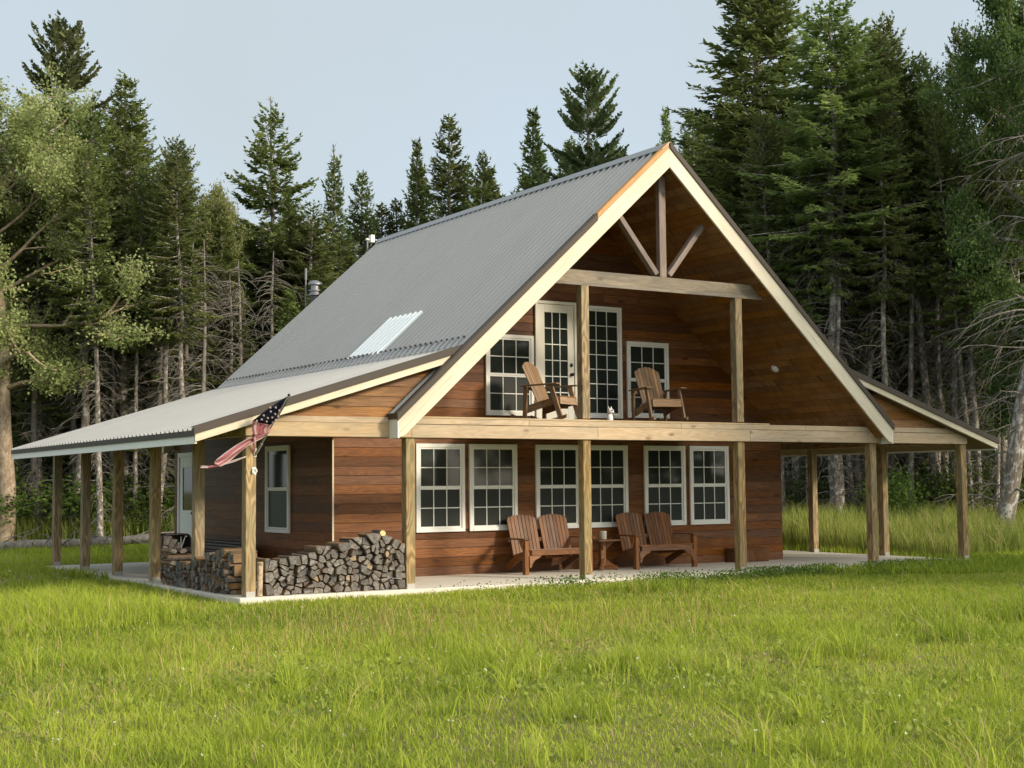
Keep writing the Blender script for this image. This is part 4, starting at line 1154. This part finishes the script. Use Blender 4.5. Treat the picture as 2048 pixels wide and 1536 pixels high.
tree_at('narrow', 822, 275, 50, 1.5, 'very slim spruce spire left of the broader spruce above the roof', rz=1.1)
tree_at('classic', 897, 226, 49, 2.6, 'shapely conical spruce above the middle of the roof ridge', rz=2.2)
tree_at('classic', 968, 300, 52, 1.9, 'small conical spruce close right of the shapely spruce above the roof', rz=4.0)
tree_at('narrow', 1050, 213, 50, 1.9, 'slim dark spruce just left of the loose pine behind the ridge', rz=.9)
tree_at('pine', 1165, 148, 49, 3.2, 'loose crowned white pine behind the front end of the ridge', 'pine_tree', rz=2.5)
tree_at('narrow', 1345, 215, 55, 1.5, 'small distant spruce directly behind the gable peak', rz=3.3)
tree_at('dense', 1480, -130, 45, 4.5, 'tallest dark spruce right behind the gable peak, top cut by the frame', rz=5.0)
tree_at('edge_a', 1645, 8, 40, 2.9, 'tall spruce with long bare lower trunk right of the tallest spruce', rz=1.7)
tree_at('edge_a', 1715, 56, 45, 2.7, 'tall spruce in the close pair right of the gable, left one', rz=2.9)
tree_at('dense', 1770, 62, 47, 3.3, 'tall spruce in the close pair right of the gable, right one', rz=.3)
tree_at('edge_a', 1852, 30, 41, 1.7, 'leaning spruce with a long pale bare trunk and curled dead limbs', rz=1.2, lean=(R(-5), 0))
tree_at('narrow', 1850, 165, 49, 2.7, 'thin topped spruce between the spruce pair and the maple', rz=4.4)
tree_at('maple', 1985, 120, 42, 2.9, 'dark green maple at the right edge behind the dead tree', 'maple_tree', rz=.5)
tree_at('maple', 2075, -130, 38, 3.0, 'tall maple whose leaves hang into the top right corner', 'maple_tree', rz=2.0)
_p = at(1992, 1010, 33)
tree('big_snag', (_p[0], _p[1]), 12.5, 2.6, 'thick leaning bare trunk with dead limbs at the right frame edge', 'dead_tree', rz=2.4, lean=(R(14), R(3)))
tree_at('snag', 482, 515, 43, 1.3, 'grey leafless dead spruce standing beside the left roof edge', 'dead_tree', rz=1.0)
tree_at('snag', 556, 500, 45, 1.4, 'thin leafless dead spruce under the tiered spruce', 'dead_tree', rz=2.6)
tree_at('big_snag', 2075, 240, 36, 3.0, 'leafless tree reaching long bare curved limbs in from the right frame edge', 'dead_tree', rz=.7)
tree_at('dense', 205, 330, 44, 2.4, 'olive green spruce filling the gap between the birch and the pointed spruce', rz=2.2)
tree_at('classic', 440, 430, 44, 2.4, 'mid green spruce low behind the small aspen', rz=1.2)
tree_at('dense', 600, 420, 46, 2.4, 'dark bushy spruce below and right of the tiered spruce', rz=.9)
G9 = 'slim pale trunked spruces at the forest edge'
for px in (1575, 1612, 1672, 1712, 1762, 1822, 1876, 1912, 1946, 1978, 205, 268, 318, 372):
    D = random.uniform(39.6, 41.8); p = at(px+random.uniform(-8, 8), 900, D)
    tree('edge_a', (p[0], p[1]), random.uniform(12.5, 15.5) if px > 1000 else random.uniform(11, 13), random.uniform(1.0, 1.35), 'slim spruce with a long pale bare trunk in the front row of the forest edge', 'spruce_tree', 'tree', G9, lean=(random.uniform(-.06, .05), 0))
G7 = 'small spruces on the skyline behind the roof'
for px, yt, w_ in ((765, 405, 1.9), (795, 395, 1.7), (862, 335, 1.8), (935, 325, 1.7), (1000, 335, 2.0), (1090, 300, 1.9), (1130, 285, 1.8), (1225, 285, 2.0), (1262, 300, 2.0), (1300, 285, 2.0), (1385, 215, 2.2)):
    tree_at('classic' if px % 2 else 'narrow', px, yt, 53, w_*1.35, 'small dark spruce low on the skyline behind the cabin roof', group=G7)
G8 = 'forest trees across the clearing'
for i in range(16):
    tree(['dense', 'fill', 'maple', 'classic'][i % 4], (-26+i*5.0+random.uniform(-1.5, 1.5), -58+random.uniform(-5, 4)), random.uniform(9, 14), 3.0, 'tall tree of the wood across the clearing from the cabin', 'forest_tree', 'tree', G8)
# more edge trunks: bare lower stems in front of the dark wood
G1 = 'slender spruces along the forest edge'
for i, (px, D, H, w) in enumerate([(80, 43, 12.5, 1.7), (150, 41.5, 13, 1.9), (190, 44, 12, 1.8), (255, 42.5, 12.5, 2.0), (275, 46, 11.5, 1.9), (300, 43, 12, 1.8), (385, 44, 10.5, 1.7), (450, 47, 11.5, 2.0), (600, 46, 11, 2.1), (690, 50, 10.5, 2.2), (1420, 48, 14, 2.2), (1560, 47, 14.5, 2.2), (1585, 42, 13, 1.6), (1680, 42, 13, 1.7), (1703, 44, 13.5, 1.8), (1735, 41, 11, 1.5), (1870, 45, 14, 1.9), (1895, 42, 13, 1.8), (1925, 44, 13.5, 1.8), (1960, 40, 11, 1.6), (20, 46, 13, 2.0), (-40, 42, 13, 2.0), (2110, 42, 13, 2.0)]):
    p = at(px, 900, D); tree('edge_a' if i % 2 else 'edge_b', (p[0], p[1]), H, w, 'slender spruce with bare grey lower trunk at the forest edge', 'spruce_tree', 'tree', G1, lean=(random.uniform(-.04, .04), random.uniform(-.05, .05)))
# second and third rows: darker closed wood
G2 = 'dark spruces filling the wood behind'
PXR = list(range(-260, 2350, 54))
for row, (D0, H0) in enumerate(((50, 9.0), (56, 9.6), (64, 10.5))):
    for px in PXR:
        px2 = px+random.uniform(-26, 26); D = D0+random.uniform(-2.5, 2.5)
        cap = float(np.interp(px2, [0, 330, 420, 600, 760, 800, 900, 1000, 1100, 1300, 1450, 1800, 1900, 2048], [330, 370, 395, 405, 415, 405, 375, 350, 330, 270, 170, 210, 300, 300]))
        Hc = (970-cap)/2834*D+1.5
        H = min(Hc, H0+(8 if px2 > 1380 else 4.5))*random.uniform(.84, 1.02)
        p = at(px2, 900, D)
        tree(random.choice(['fill', 'dense', 'classic', 'fill']), (p[0], p[1]), H, H*.23*random.uniform(.9, 1.25), 'dark spruce filling the wood behind the forest edge', 'spruce_tree', 'tree', G2)
# young growth under the edge trees
G3 = 'young spruces under the forest edge'
for px in list(range(-60, 700, 58))+list(range(1560, 2120, 50)):
    D = random.uniform(44, 49); p = at(px+random.uniform(-20, 20), 900, D); H = random.uniform(2.4, 5.5)
    tree('fill', (p[0], p[1]), H, H*.26, 'young spruce growing low under the forest edge', 'young_spruce', 'tree', G3)
G6 = 'bare dead spruces at the forest edge'
for px in (70, 118, 165, 222, 312, 368, 412, 455, 1600, 1668, 1722, 1790, 1885, 1940, 2010):
    D = random.uniform(41.5, 45); p = at(px+random.uniform(-8, 8), 900, D)
    tree('snag', (p[0], p[1]), random.uniform(5.5, 10), random.uniform(1.2, 1.7), 'thin grey leafless spruce standing among the forest edge trees', 'dead_tree', 'tree', G6, lean=(random.uniform(-.05, .05), 0))
for px in (95, 140, 205, 240, 290, 330, 390, 430, 470, 515, 575, 640):
    D = random.uniform(43, 46); p = at(px+random.uniform(-10, 10), 900, D); H = random.uniform(4.5, 8)
    tree(random.choice(['fill', 'classic', 'narrow']), (p[0], p[1]), H, H*.21, 'young spruce growing low under the forest edge', 'young_spruce', 'tree', G3)
# leafy shrubs
def shrub(seed, n=1500, r_=.9, h=1.3, leaf=.055):
    r = np.random.default_rng(seed); L = Leaves(); k = 9
    cs = np.stack([r.normal(0, .38*r_, k), r.normal(0, .38*r_, k), r.uniform(.35, .9, k)*h], 1)
    st = []; sr = []
    for c in cs:
        st.append(np.array([[0, 0, 0], c*[.4, .4, .6], c])); sr.append(np.array([.012, .009, .005]))
        m = n//k; p = c+r.normal(0, 1, (m, 3))*np.array([.28, .28, .26])*r_; p[:, 2] = np.abs(p[:, 2])
        d = unit(r.normal(0, 1, (m, 3))+[0, 0, -.2]); L.diamonds(p, d, unit(np.cross(d, r.normal(0, 1, (m, 3)))), leaf*r.uniform(1.2, 2, m), leaf*r.uniform(.4, .6, m), .5+r.uniform(-.2, .2)+r.normal(0, .15, m))
    V, Q = curve_tube_np(st, sr, 4)
    return npmesh('shrub stems', V, Q, None, MT['bark_spruce']), L.mesh('shrub leaves', MT['leaf_shrub']), None
P_('shrub', shrub(3), 1.3, .9); P_('shrub2', shrub(4, 1200, .7, 1.7), 1.7, .7)
G4 = 'leafy shrubs along the forest edge'
for px in list(range(-30, 420, 36))+list(range(1590, 2100, 40)):
    D = random.uniform(40.5, 44.5); p = at(px+random.uniform(-15, 15), 900, D); H = random.uniform(.9, 2.2)
    tree(random.choice(['shrub', 'shrub2']), (p[0], p[1]), H, H*.65, 'leafy green shrub growing along the forest edge', 'shrub', 'shrub', G4)
p = at(1797, 1000, 38); tree('shrub2', (p[0], p[1]), 2.0, .8, 'bright leafy sapling behind the right porch posts', 'sapling', 'shrub')
# the wood goes on around the clearing, right of the frame
G5 = 'forest trees right of the clearing'
SD = np.array([.5, -.866]); SP = np.array([.866, .5])
for i, c in enumerate(np.arange(7.9, 13.2, .9)):
    x, y = SP*(c+random.uniform(-.3, .3))+SD*((20 if c < 15 else 26)+random.uniform(-1.5, 1.5)+(3 if i % 2 else 0))
    tree(['dense', 'fill', 'dense', 'classic'][i % 4], (x, y), (12.5 if c < 15 else 15)+random.uniform(0, 2.5), 2.6, 'tall dark spruce of the wood to the right of the clearing', 'spruce_tree', 'tree', G5)

# fallen trunk behind the porch
t = thing('fallen_tree', (3.6, 21.2, 0), 0, 'grey fallen tree trunk lying in the grass behind the left porch', 'fallen tree')
a = at(-90, 1104, 35.0); b = at(440, 1066, 39.2); s = np.linspace(0, 1, 14)
P = a+(b-a)*s[:, None]; P[:, 2] += .03*np.sin(s*9); O = np.array([3.6, 21.2, 0])
V, Q = curve_tube_np([P-O], [np.linspace(.17, .10, 14)*(1+.08*np.sin(np.arange(14)*2.1))], 10)
me = npmesh('fallen trunk', V, Q, None, MT['bark_dead']); me.polygons.foreach_set('use_smooth', [True]*len(me.polygons)); obj('trunk', me, t)
_r = np.random.default_rng(5); PP = []; WW = []
for k in range(46):
    f = _r.uniform(.15, 1); c = a+(b-a)*f; az = _r.uniform(0, 6.28); el = _r.uniform(-.1, .8); l = _r.uniform(.3, 1.4); ss = np.linspace(0, 1, 5)
    d = np.array([math.cos(az)*math.cos(el), math.sin(az)*math.cos(el), math.sin(el)])
    PP.append(c-O+d*(l*ss)[:, None]+np.array([0, 0, -.25*l])*(ss**2)[:, None]+_r.normal(0, .03, (5, 3))); WW.append(np.linspace(.022, .006, 5))
for P1, W1 in zip(PP, WW):
    V, Q = curve_tube_np([P1], [W1], 4); obj('dead_limb', npmesh('dead limb', V, Q, None, MT['bark_dead']), t)

# ------------------------------------------------------------------ ground, grass
xs = np.concatenate([np.linspace(-400, -40, 10)[:-1], np.linspace(-40, 60, 201), np.linspace(60, 400, 10)[1:]])
ys = np.concatenate([np.linspace(-300, -30, 9)[:-1], np.linspace(-30, 70, 201), np.linspace(70, 500, 11)[1:]])
gx, gy = np.meshgrid(xs, ys, indexing='ij'); Z = gz(gx, gy)
V = np.stack([gx, gy, Z], -1).reshape(-1, 3); ny = len(ys)
i, j = np.meshgrid(np.arange(len(xs)-1), np.arange(ny-1), indexing='ij')
Q = np.stack([i*ny+j, (i+1)*ny+j, (i+1)*ny+j+1, i*ny+j+1], -1).reshape(-1, 4)
me = npmesh('ground', V, Q, None, MT['ground']); me.polygons.foreach_set('use_smooth', [True]*len(me.polygons))
tag(obj('ground', me), 'rough green lawn ground around the cabin', 'ground', kind='structure')

def wedge(n, D0, D1, margin=1.60, pw=1.0):
    """random points on the ground in the field in front of the house"""
    u = rng.random(n); D = (D0**(2-pw)+u*(D1**(2-pw)-D0**(2-pw)))**(1/(2-pw)) if pw != 2 else D0*(D1/D0)**u
    s = (rng.random(n)*2-1)*(1024/FPX*margin)*D+(rng.random(n)*2-1)*.6
    p = CP[:2]+D[:, None]*FH[None, :2]+s[:, None]*np.array([math.cos(YAW), -math.sin(YAW)])
    return p[:, 0], p[:, 1], D
def off_slab(x, y, mrg=.02):
    return ~((x > -.14-mrg) & (x < 14.63+mrg) & (y > -.14-mrg) & (y < YB+.13+mrg))
def blades(name, x, y, h, w, tint, mat, lean=.45, label=None, cat='grass', seed=1):
    r = np.random.default_rng(seed); n = len(x); z = gz(x, y)-.01
    az = r.uniform(0, 6.28, n); fa = r.uniform(0, 6.28, n)
    ld = np.stack([np.cos(az), np.sin(az)], 1)*(h*lean*np.abs(r.normal(.55, .5, n)))[:, None]+np.array([-.05, .03])*h[:, None]
    sd = np.stack([np.cos(fa), np.sin(fa)], 1)*(w/2)[:, None]
    def pt(o, f, zf, ws):
        return np.stack([x+ld[:, 0]*f+sd[:, 0]*ws, y+ld[:, 1]*f+sd[:, 1]*ws, z+h*zf], 1)
    V = np.stack([pt(0, 0, 0, -1), pt(0, 0, 0, 1), pt(0, .32, .55, -.85), pt(0, .32, .55, .85), pt(0, 1, .97, 0)], 1).reshape(-1, 3)
    b = np.arange(n)*5
    q = np.stack([b, b+1, b+3, b+2], 1); t = np.stack([b+2, b+3, b+4], 1)
    o = obj(name, npmesh(name, V, q, t, mat, np.clip(np.repeat(tint, 5), 0, 1)))
    return tag(o, label, cat, kind='stuff')
def strawy(t, f):
    t = np.minimum(t, .88); return np.where(rng.random(len(t)) < f, 1.0, t)
def patch(x, y): return vnoise(x, y, 1.1, 11)*.45+vnoise(x, y, 3.3, 12)*.35+vnoise(x, y, .4, 13)*.20

def ground_at(px, py, z=-.12):
    d = _F+_R*(px-1024)/FPX-_U*(py-768)/FPX; p = CP+d*((z-CP[2])/d[2]); return p[0], p[1]
# short lawn everywhere in front and left
x, y, D = wedge(400000, 6.5, 24, pw=1.0)
ok = off_slab(x, y); x, y, D = x[ok], y[ok], D[ok]
pn = patch(x, y); dry = sum(np.exp(-((x-a)**2+(y-b)**2)/(2*r_**2)) for a, b, r_ in [(*ground_at(150, 1385), .32), (*ground_at(85, 1478), .14), (*ground_at(1130, 1300), .5), (*ground_at(480, 1350), .35), (*ground_at(1480, 1340), .4)])
keep = rng.random(len(x)) < np.clip(.35+1.3*pn-.55*dry, .08, 1); dry = dry[keep]; x, y, D, pn = x[keep], y[keep], D[keep], pn[keep]
h = (.035+.10*pn**1.5)*rng.uniform(.6, 1.4, len(x))
blades('lawn_grass', x, y, h, (.0035+.00042*D)*rng.uniform(.8, 1.3, len(x)), strawy(.38+.5*(vnoise(x, y, 2.2, 21)-.3)+rng.normal(0, .18, len(x)), .07+.25*np.clip(vnoise(x, y, 1.7, 23)-.6, 0, 1)+.35*dry), MT['grass'], .8, 'short bright green lawn grass in front of the cabin', seed=2)
# taller tufts, thickest where the photograph shows long patches
LONG = [(110, 1250, 1.7), (300, 1235, 1.3), (1745, 1325, .8), (1880, 1275, 1.2), (1990, 1240, 1.3), (1640, 1415, .45), (620, 1430, .5), (1220, 1400, .4), (860, 1445, .4), (700, 1440, .4), (1830, 1450, .5), (120, 1440, .45), (980, 1340, .5)]
LONG = [(*ground_at(a, b), c) for a, b, c in LONG]
def longness(x, y):
    return sum(np.exp(-((x-a)**2+(y-b)**2)/(2*(c*.55)**2)) for a, b, c in LONG)
x, y, D = wedge(255000, 6.8, 24, pw=1.0)
pn = vnoise(x, y, .9, 31)*.5+vnoise(x, y, 2.8, 32)*.5
band = np.exp(-((D-16.5)/2.6)**2)*.22
lg = np.clip(longness(x, y), 0, 1)
ok = off_slab(x, y, .05) & (rng.random(len(x)) < np.clip((pn+band-.60)*4.5+lg*.9, 0, 1)); x, y, D, pn, lg = x[ok], y[ok], D[ok], pn[ok], lg[ok]
near = np.clip((np.maximum(-.2-y, -.2-x))/1.2, .45, 1)
h = (.08+.20*np.clip(pn-.5, 0, .4)/.4+.20*lg)*rng.uniform(.55, 1.35, len(x))*near
blades('tall_grass', x, y, h, (.004+.00038*D)*rng.uniform(.8, 1.3, len(x)), strawy(.46+.6*(vnoise(x, y, 3.1, 41)-.5)+.18*lg+rng.normal(0, .16, len(x)), .06), MT['grass'], .75, 'long arching bright green grass tufts in the foreground field', seed=3)
# individual clumps of long arching blades in the foreground
cx, cy, cD = wedge(226, 7.2, 15, pw=1.0)
k = 34; x = np.repeat(cx, k)+rng.normal(0, .06, 226*k); y = np.repeat(cy, k)+rng.normal(0, .06, 226*k)
ok = off_slab(x, y, .5); x, y = x[ok], y[ok]
ch = np.repeat(rng.uniform(.14, .36, 226), k)[ok]
blades('grass_clumps', x, y, ch*rng.uniform(.6, 1.15, len(x)), rng.uniform(.006, .011, len(x)), np.repeat(rng.uniform(.45, .85, 226), k)[ok]+rng.normal(0, .10, len(x)), MT['grass'], .95, 'long leaved grass clumps standing above the foreground lawn', seed=4)
# broad-leaved weeds lying low in the lawn
def flat_leaves(name, x, y, h, s, mat, tint, label, cat):
    n = len(x); z = gz(x, y)+h; r = np.random.default_rng(8); L = Leaves()
    d = unit(np.stack([r.normal(0, 1, n), r.normal(0, 1, n), r.normal(.9, .5, n)], 1)); sd = unit(np.cross(d, np.array([0, 0, 1.])+r.normal(0, .35, (n, 3))))
    L.diamonds(np.stack([x, y, z], 1), d, sd, s, s*.42, tint)
    return tag(obj(name, L.mesh(name, mat)), label, cat, kind='stuff')
x, y, D = wedge(110000, 6.8, 14, pw=1.0)
pn = vnoise(x, y, .55, 71)*.6+vnoise(x, y, 2.4, 72)*.4
ok = off_slab(x, y, .1) & (rng.random(len(x)) < np.clip((pn-.50)*1.0, 0, .14)); x, y, D = x[ok], y[ok], D[ok]
flat_leaves('lawn_weeds', x, y, rng.uniform(.02, .10, len(x)), rng.uniform(.022, .055, len(x)), MT['weed'], .45+rng.normal(0, .2, len(x)), 'low broad leaved weeds growing through the foreground lawn', 'weeds')
# thin brown seed stems standing in the long band before the house
x, y, D = wedge(17000, 10.5, 21, pw=1.0)
pn = vnoise(x, y, 1.4, 81)*.5+vnoise(x, y, 4.0, 82)*.5
ok = off_slab(x, y, .3) & (rng.random(len(x)) < np.clip((pn-.42)*2.2*np.exp(-((D-15.5)/3.2)**2), 0, 1)); x, y, D = x[ok], y[ok], D[ok]
blades('seed_stems', x, y, rng.uniform(.16, .38, len(x)), (.0022+.00030*D)*rng.uniform(.8, 1.3, len(x)), np.clip(.5+rng.normal(0, .25, len(x)), 0, 1), MT['seed'], .6, 'thin reddish brown grass seed stems in the lawn before the cabin', seed=9)
# lawn left and behind the porch
x, y, D = wedge(200000, 24, 46, pw=1.0)
ok = off_slab(x, y); x, y, D = x[ok], y[ok], D[ok]
h = (.09+.16*patch(x, y))*rng.uniform(.6, 1.4, len(x))
blades('back_lawn', x, y, h, (.012+.0004*D)*rng.uniform(.8, 1.3, len(x)), .45+.5*(vnoise(x, y, 3, 22)-.5)+rng.normal(0, .18, len(x)), MT['grass'], .7, 'bright green grass beside and behind the left porch', seed=5)
# tall meadow: right of the cabin, and before the forest edge
x, y, D = wedge(285000, 20, 47, 1.60, pw=.6)
side = x*1.0
mead = ((x > 15.0+.5*vnoise(y, x, 1.5, 5)) & (y > .6+1.0*vnoise(x, y, 2.0, 6)) & (D > 27)) | ((y > 13) & (x > 12)) | (D > 39.7+1.2*vnoise(x, y, 2.0, 7))
ok = mead & off_slab(x, y, .25); x, y, D = x[ok], y[ok], D[ok]
pn = patch(x, y)
h = np.clip((.45+.75*pn)*rng.uniform(.55, 1.25, len(x)), .2, 1.35)*np.clip(.55+(D-28)/14, .5, 1.0)
blades('meadow_grass', x, y, h, (.010+.00036*D)*rng.uniform(.7, 1.3, len(x)), strawy(.45+.7*(vnoise(x, y, 2.5, 51)-.5)+.25*(h-.7)+rng.normal(0, .2, len(x)), .06), MT['meadow'], .45, 'tall uncut yellow green meadow grass before the forest', seed=6)
# clover and small white flowers along the slab
n = 26000
x = rng.uniform(2.3, 15.5, n); y = -.16-np.abs(rng.normal(0, .55, n))
ok = rng.random(n) < np.clip((vnoise(x, y, .7, 61)-.25)*2*np.clip((x-3.5)/6, .06, 1), 0, 1); x, y = x[ok], y[ok]
flat_leaves('clover', x, y, rng.uniform(.03, .17, len(x))*np.clip(1.1+y*.4, .3, 1), rng.uniform(.02, .045, len(x)), MT['clover'], .5+rng.normal(0, .2, len(x)), 'dark green clover growing along the front of the porch slab', 'clover')
x, y, D = wedge(240, 8, 21); ok = off_slab(x, y, .1); x, y = x[ok], y[ok]
x2 = rng.uniform(4, 14, 160); y2 = -.25-np.abs(rng.normal(0, .5, 160)); x = np.concatenate([x, x2]); y = np.concatenate([y, y2]); n = len(x)
MT['flower'] = foliage('white clover flowers', (.62, .60, .50), (.75, .74, .64), .2, objrand=False)
xx = np.repeat(x, 4)+rng.normal(0, .006, 4*n); yy = np.repeat(y, 4)+rng.normal(0, .006, 4*n); hh = np.repeat(rng.uniform(.09, .19, n), 4)+rng.normal(0, .005, 4*n)
flat_leaves('clover_flowers', xx, yy, hh, np.full(4*n, .013), MT['flower'], np.full(4*n, .5), 'tiny white clover flowers dotted over the lawn', 'flowers')
# pale wood chips in the grass by the left porch
n = 900; x = -1.25+rng.normal(0, .75, n); y = 6.9+rng.normal(0, .8, n); ok = off_slab(x, y, .05); x, y = x[ok], y[ok]; n = len(x)
L = Leaves(); az = rng.uniform(0, 6.28, n); d = np.stack([np.cos(az), np.sin(az), rng.normal(0, .15, n)], 1); sd = np.stack([-np.sin(az), np.cos(az), rng.normal(0, .3, n)], 1)
L.diamonds(np.stack([x, y, gz(x, y)+rng.uniform(.05, .12, n)], 1), unit(d), unit(sd), rng.uniform(.05, .22, n), rng.uniform(.008, .02, n), rng.uniform(0, 1, n))
MT['chips'] = foliage('wood chips', (.30, .22, .14), (.50, .40, .28), .05, objrand=False)
tag(obj('wood_chips', L.mesh('wood chips', MT['chips'])), 'pale wood chips scattered in the grass beside the left porch', 'wood chips', kind='stuff')

# ------------------------------------------------------------------ light
SUN_AZ, SUN_EL = R(150), R(24)          # clockwise from +Y
S = Vector((math.sin(SUN_AZ)*math.cos(SUN_EL), math.cos(SUN_AZ)*math.cos(SUN_EL), math.sin(SUN_EL)))
sl = bpy.data.lights.new('sun', 'SUN'); sl.energy = 1.25; sl.angle = R(9); sl.color = (1.0, .87, .68)
so = bpy.data.objects.new('sun', sl); COL.objects.link(so); so.rotation_euler = S.to_track_quat('Z', 'Y').to_euler(); so.location = (30, -30, 20)
w = bpy.data.worlds.new("World"); sc.world = w; w.use_nodes = True
nt = w.node_tree; bg = nt.nodes['Background']
sk = nt.nodes.new('ShaderNodeTexSky'); sk.sky_type = 'NISHITA'; sk.sun_disc = False
sk.sun_elevation = SUN_EL; sk.sun_rotation = SUN_AZ; sk.altitude = 0; sk.air_density = 1.0; sk.dust_density = .6; sk.ozone_density = 3.0
# thin high haze over the clear sky: pale, slightly uneven, the same from every place
tcw = nt.nodes.new('ShaderNodeTexCoord'); nz = nt.nodes.new('ShaderNodeTexNoise'); nz.inputs['Scale'].default_value = 1.6; nz.inputs['Detail'].default_value = 5
nt.links.new(tcw.outputs['Generated'], nz.inputs['Vector'])
mr = nt.nodes.new('ShaderNodeMapRange'); mr.inputs['From Min'].default_value = .3; mr.inputs['From Max'].default_value = .7; mr.inputs['To Min'].default_value = .86; mr.inputs['To Max'].default_value = 1.0
nt.links.new(nz.outputs[0], mr.inputs[0])
mx = nt.nodes.new('ShaderNodeMix'); mx.data_type = 'RGBA'; nt.links.new(mr.outputs[0], mx.inputs[0]); nt.links.new(sk.outputs[0], mx.inputs[6]); mx.inputs[7].default_value = (1.13, 1.27, 1.34, 1)
# the haze glows round the low sun
nv = nt.nodes.new('ShaderNodeVectorMath'); nv.operation = 'NORMALIZE'; nt.links.new(tcw.outputs['Generated'], nv.inputs[0])
dt = nt.nodes.new('ShaderNodeVectorMath'); dt.operation = 'DOT_PRODUCT'; nt.links.new(nv.outputs[0], dt.inputs[0]); dt.inputs[1].default_value = S
m1 = nt.nodes.new('ShaderNodeMath'); m1.operation = 'MAXIMUM'; nt.links.new(dt.outputs['Value'], m1.inputs[0]); m1.inputs[1].default_value = 0
m2 = nt.nodes.new('ShaderNodeMath'); m2.operation = 'POWER'; nt.links.new(m1.outputs[0], m2.inputs[0]); m2.inputs[1].default_value = 2.2
gl = nt.nodes.new('ShaderNodeMix'); gl.data_type = 'RGBA'; gl.blend_type = 'ADD'; nt.links.new(m2.outputs[0], gl.inputs[0]); nt.links.new(mx.outputs[2], gl.inputs[6]); gl.inputs[7].default_value = (3.9, 3.6, 3.0, 1)
gl.clamp_factor = True
nt.links.new(gl.outputs[2], bg.inputs[0]); bg.inputs[1].default_value = .15
vs = sc.view_settings; vs.view_transform = 'Standard'; vs.look = 'None'; vs.gamma = 1; vs.exposure = 1.8; vs.use_curve_mapping = False
sc.cycles.max_bounces = 8; sc.cycles.diffuse_bounces = 4; sc.cycles.transparent_max_bounces = 8
sc.cycles.use_denoising = True
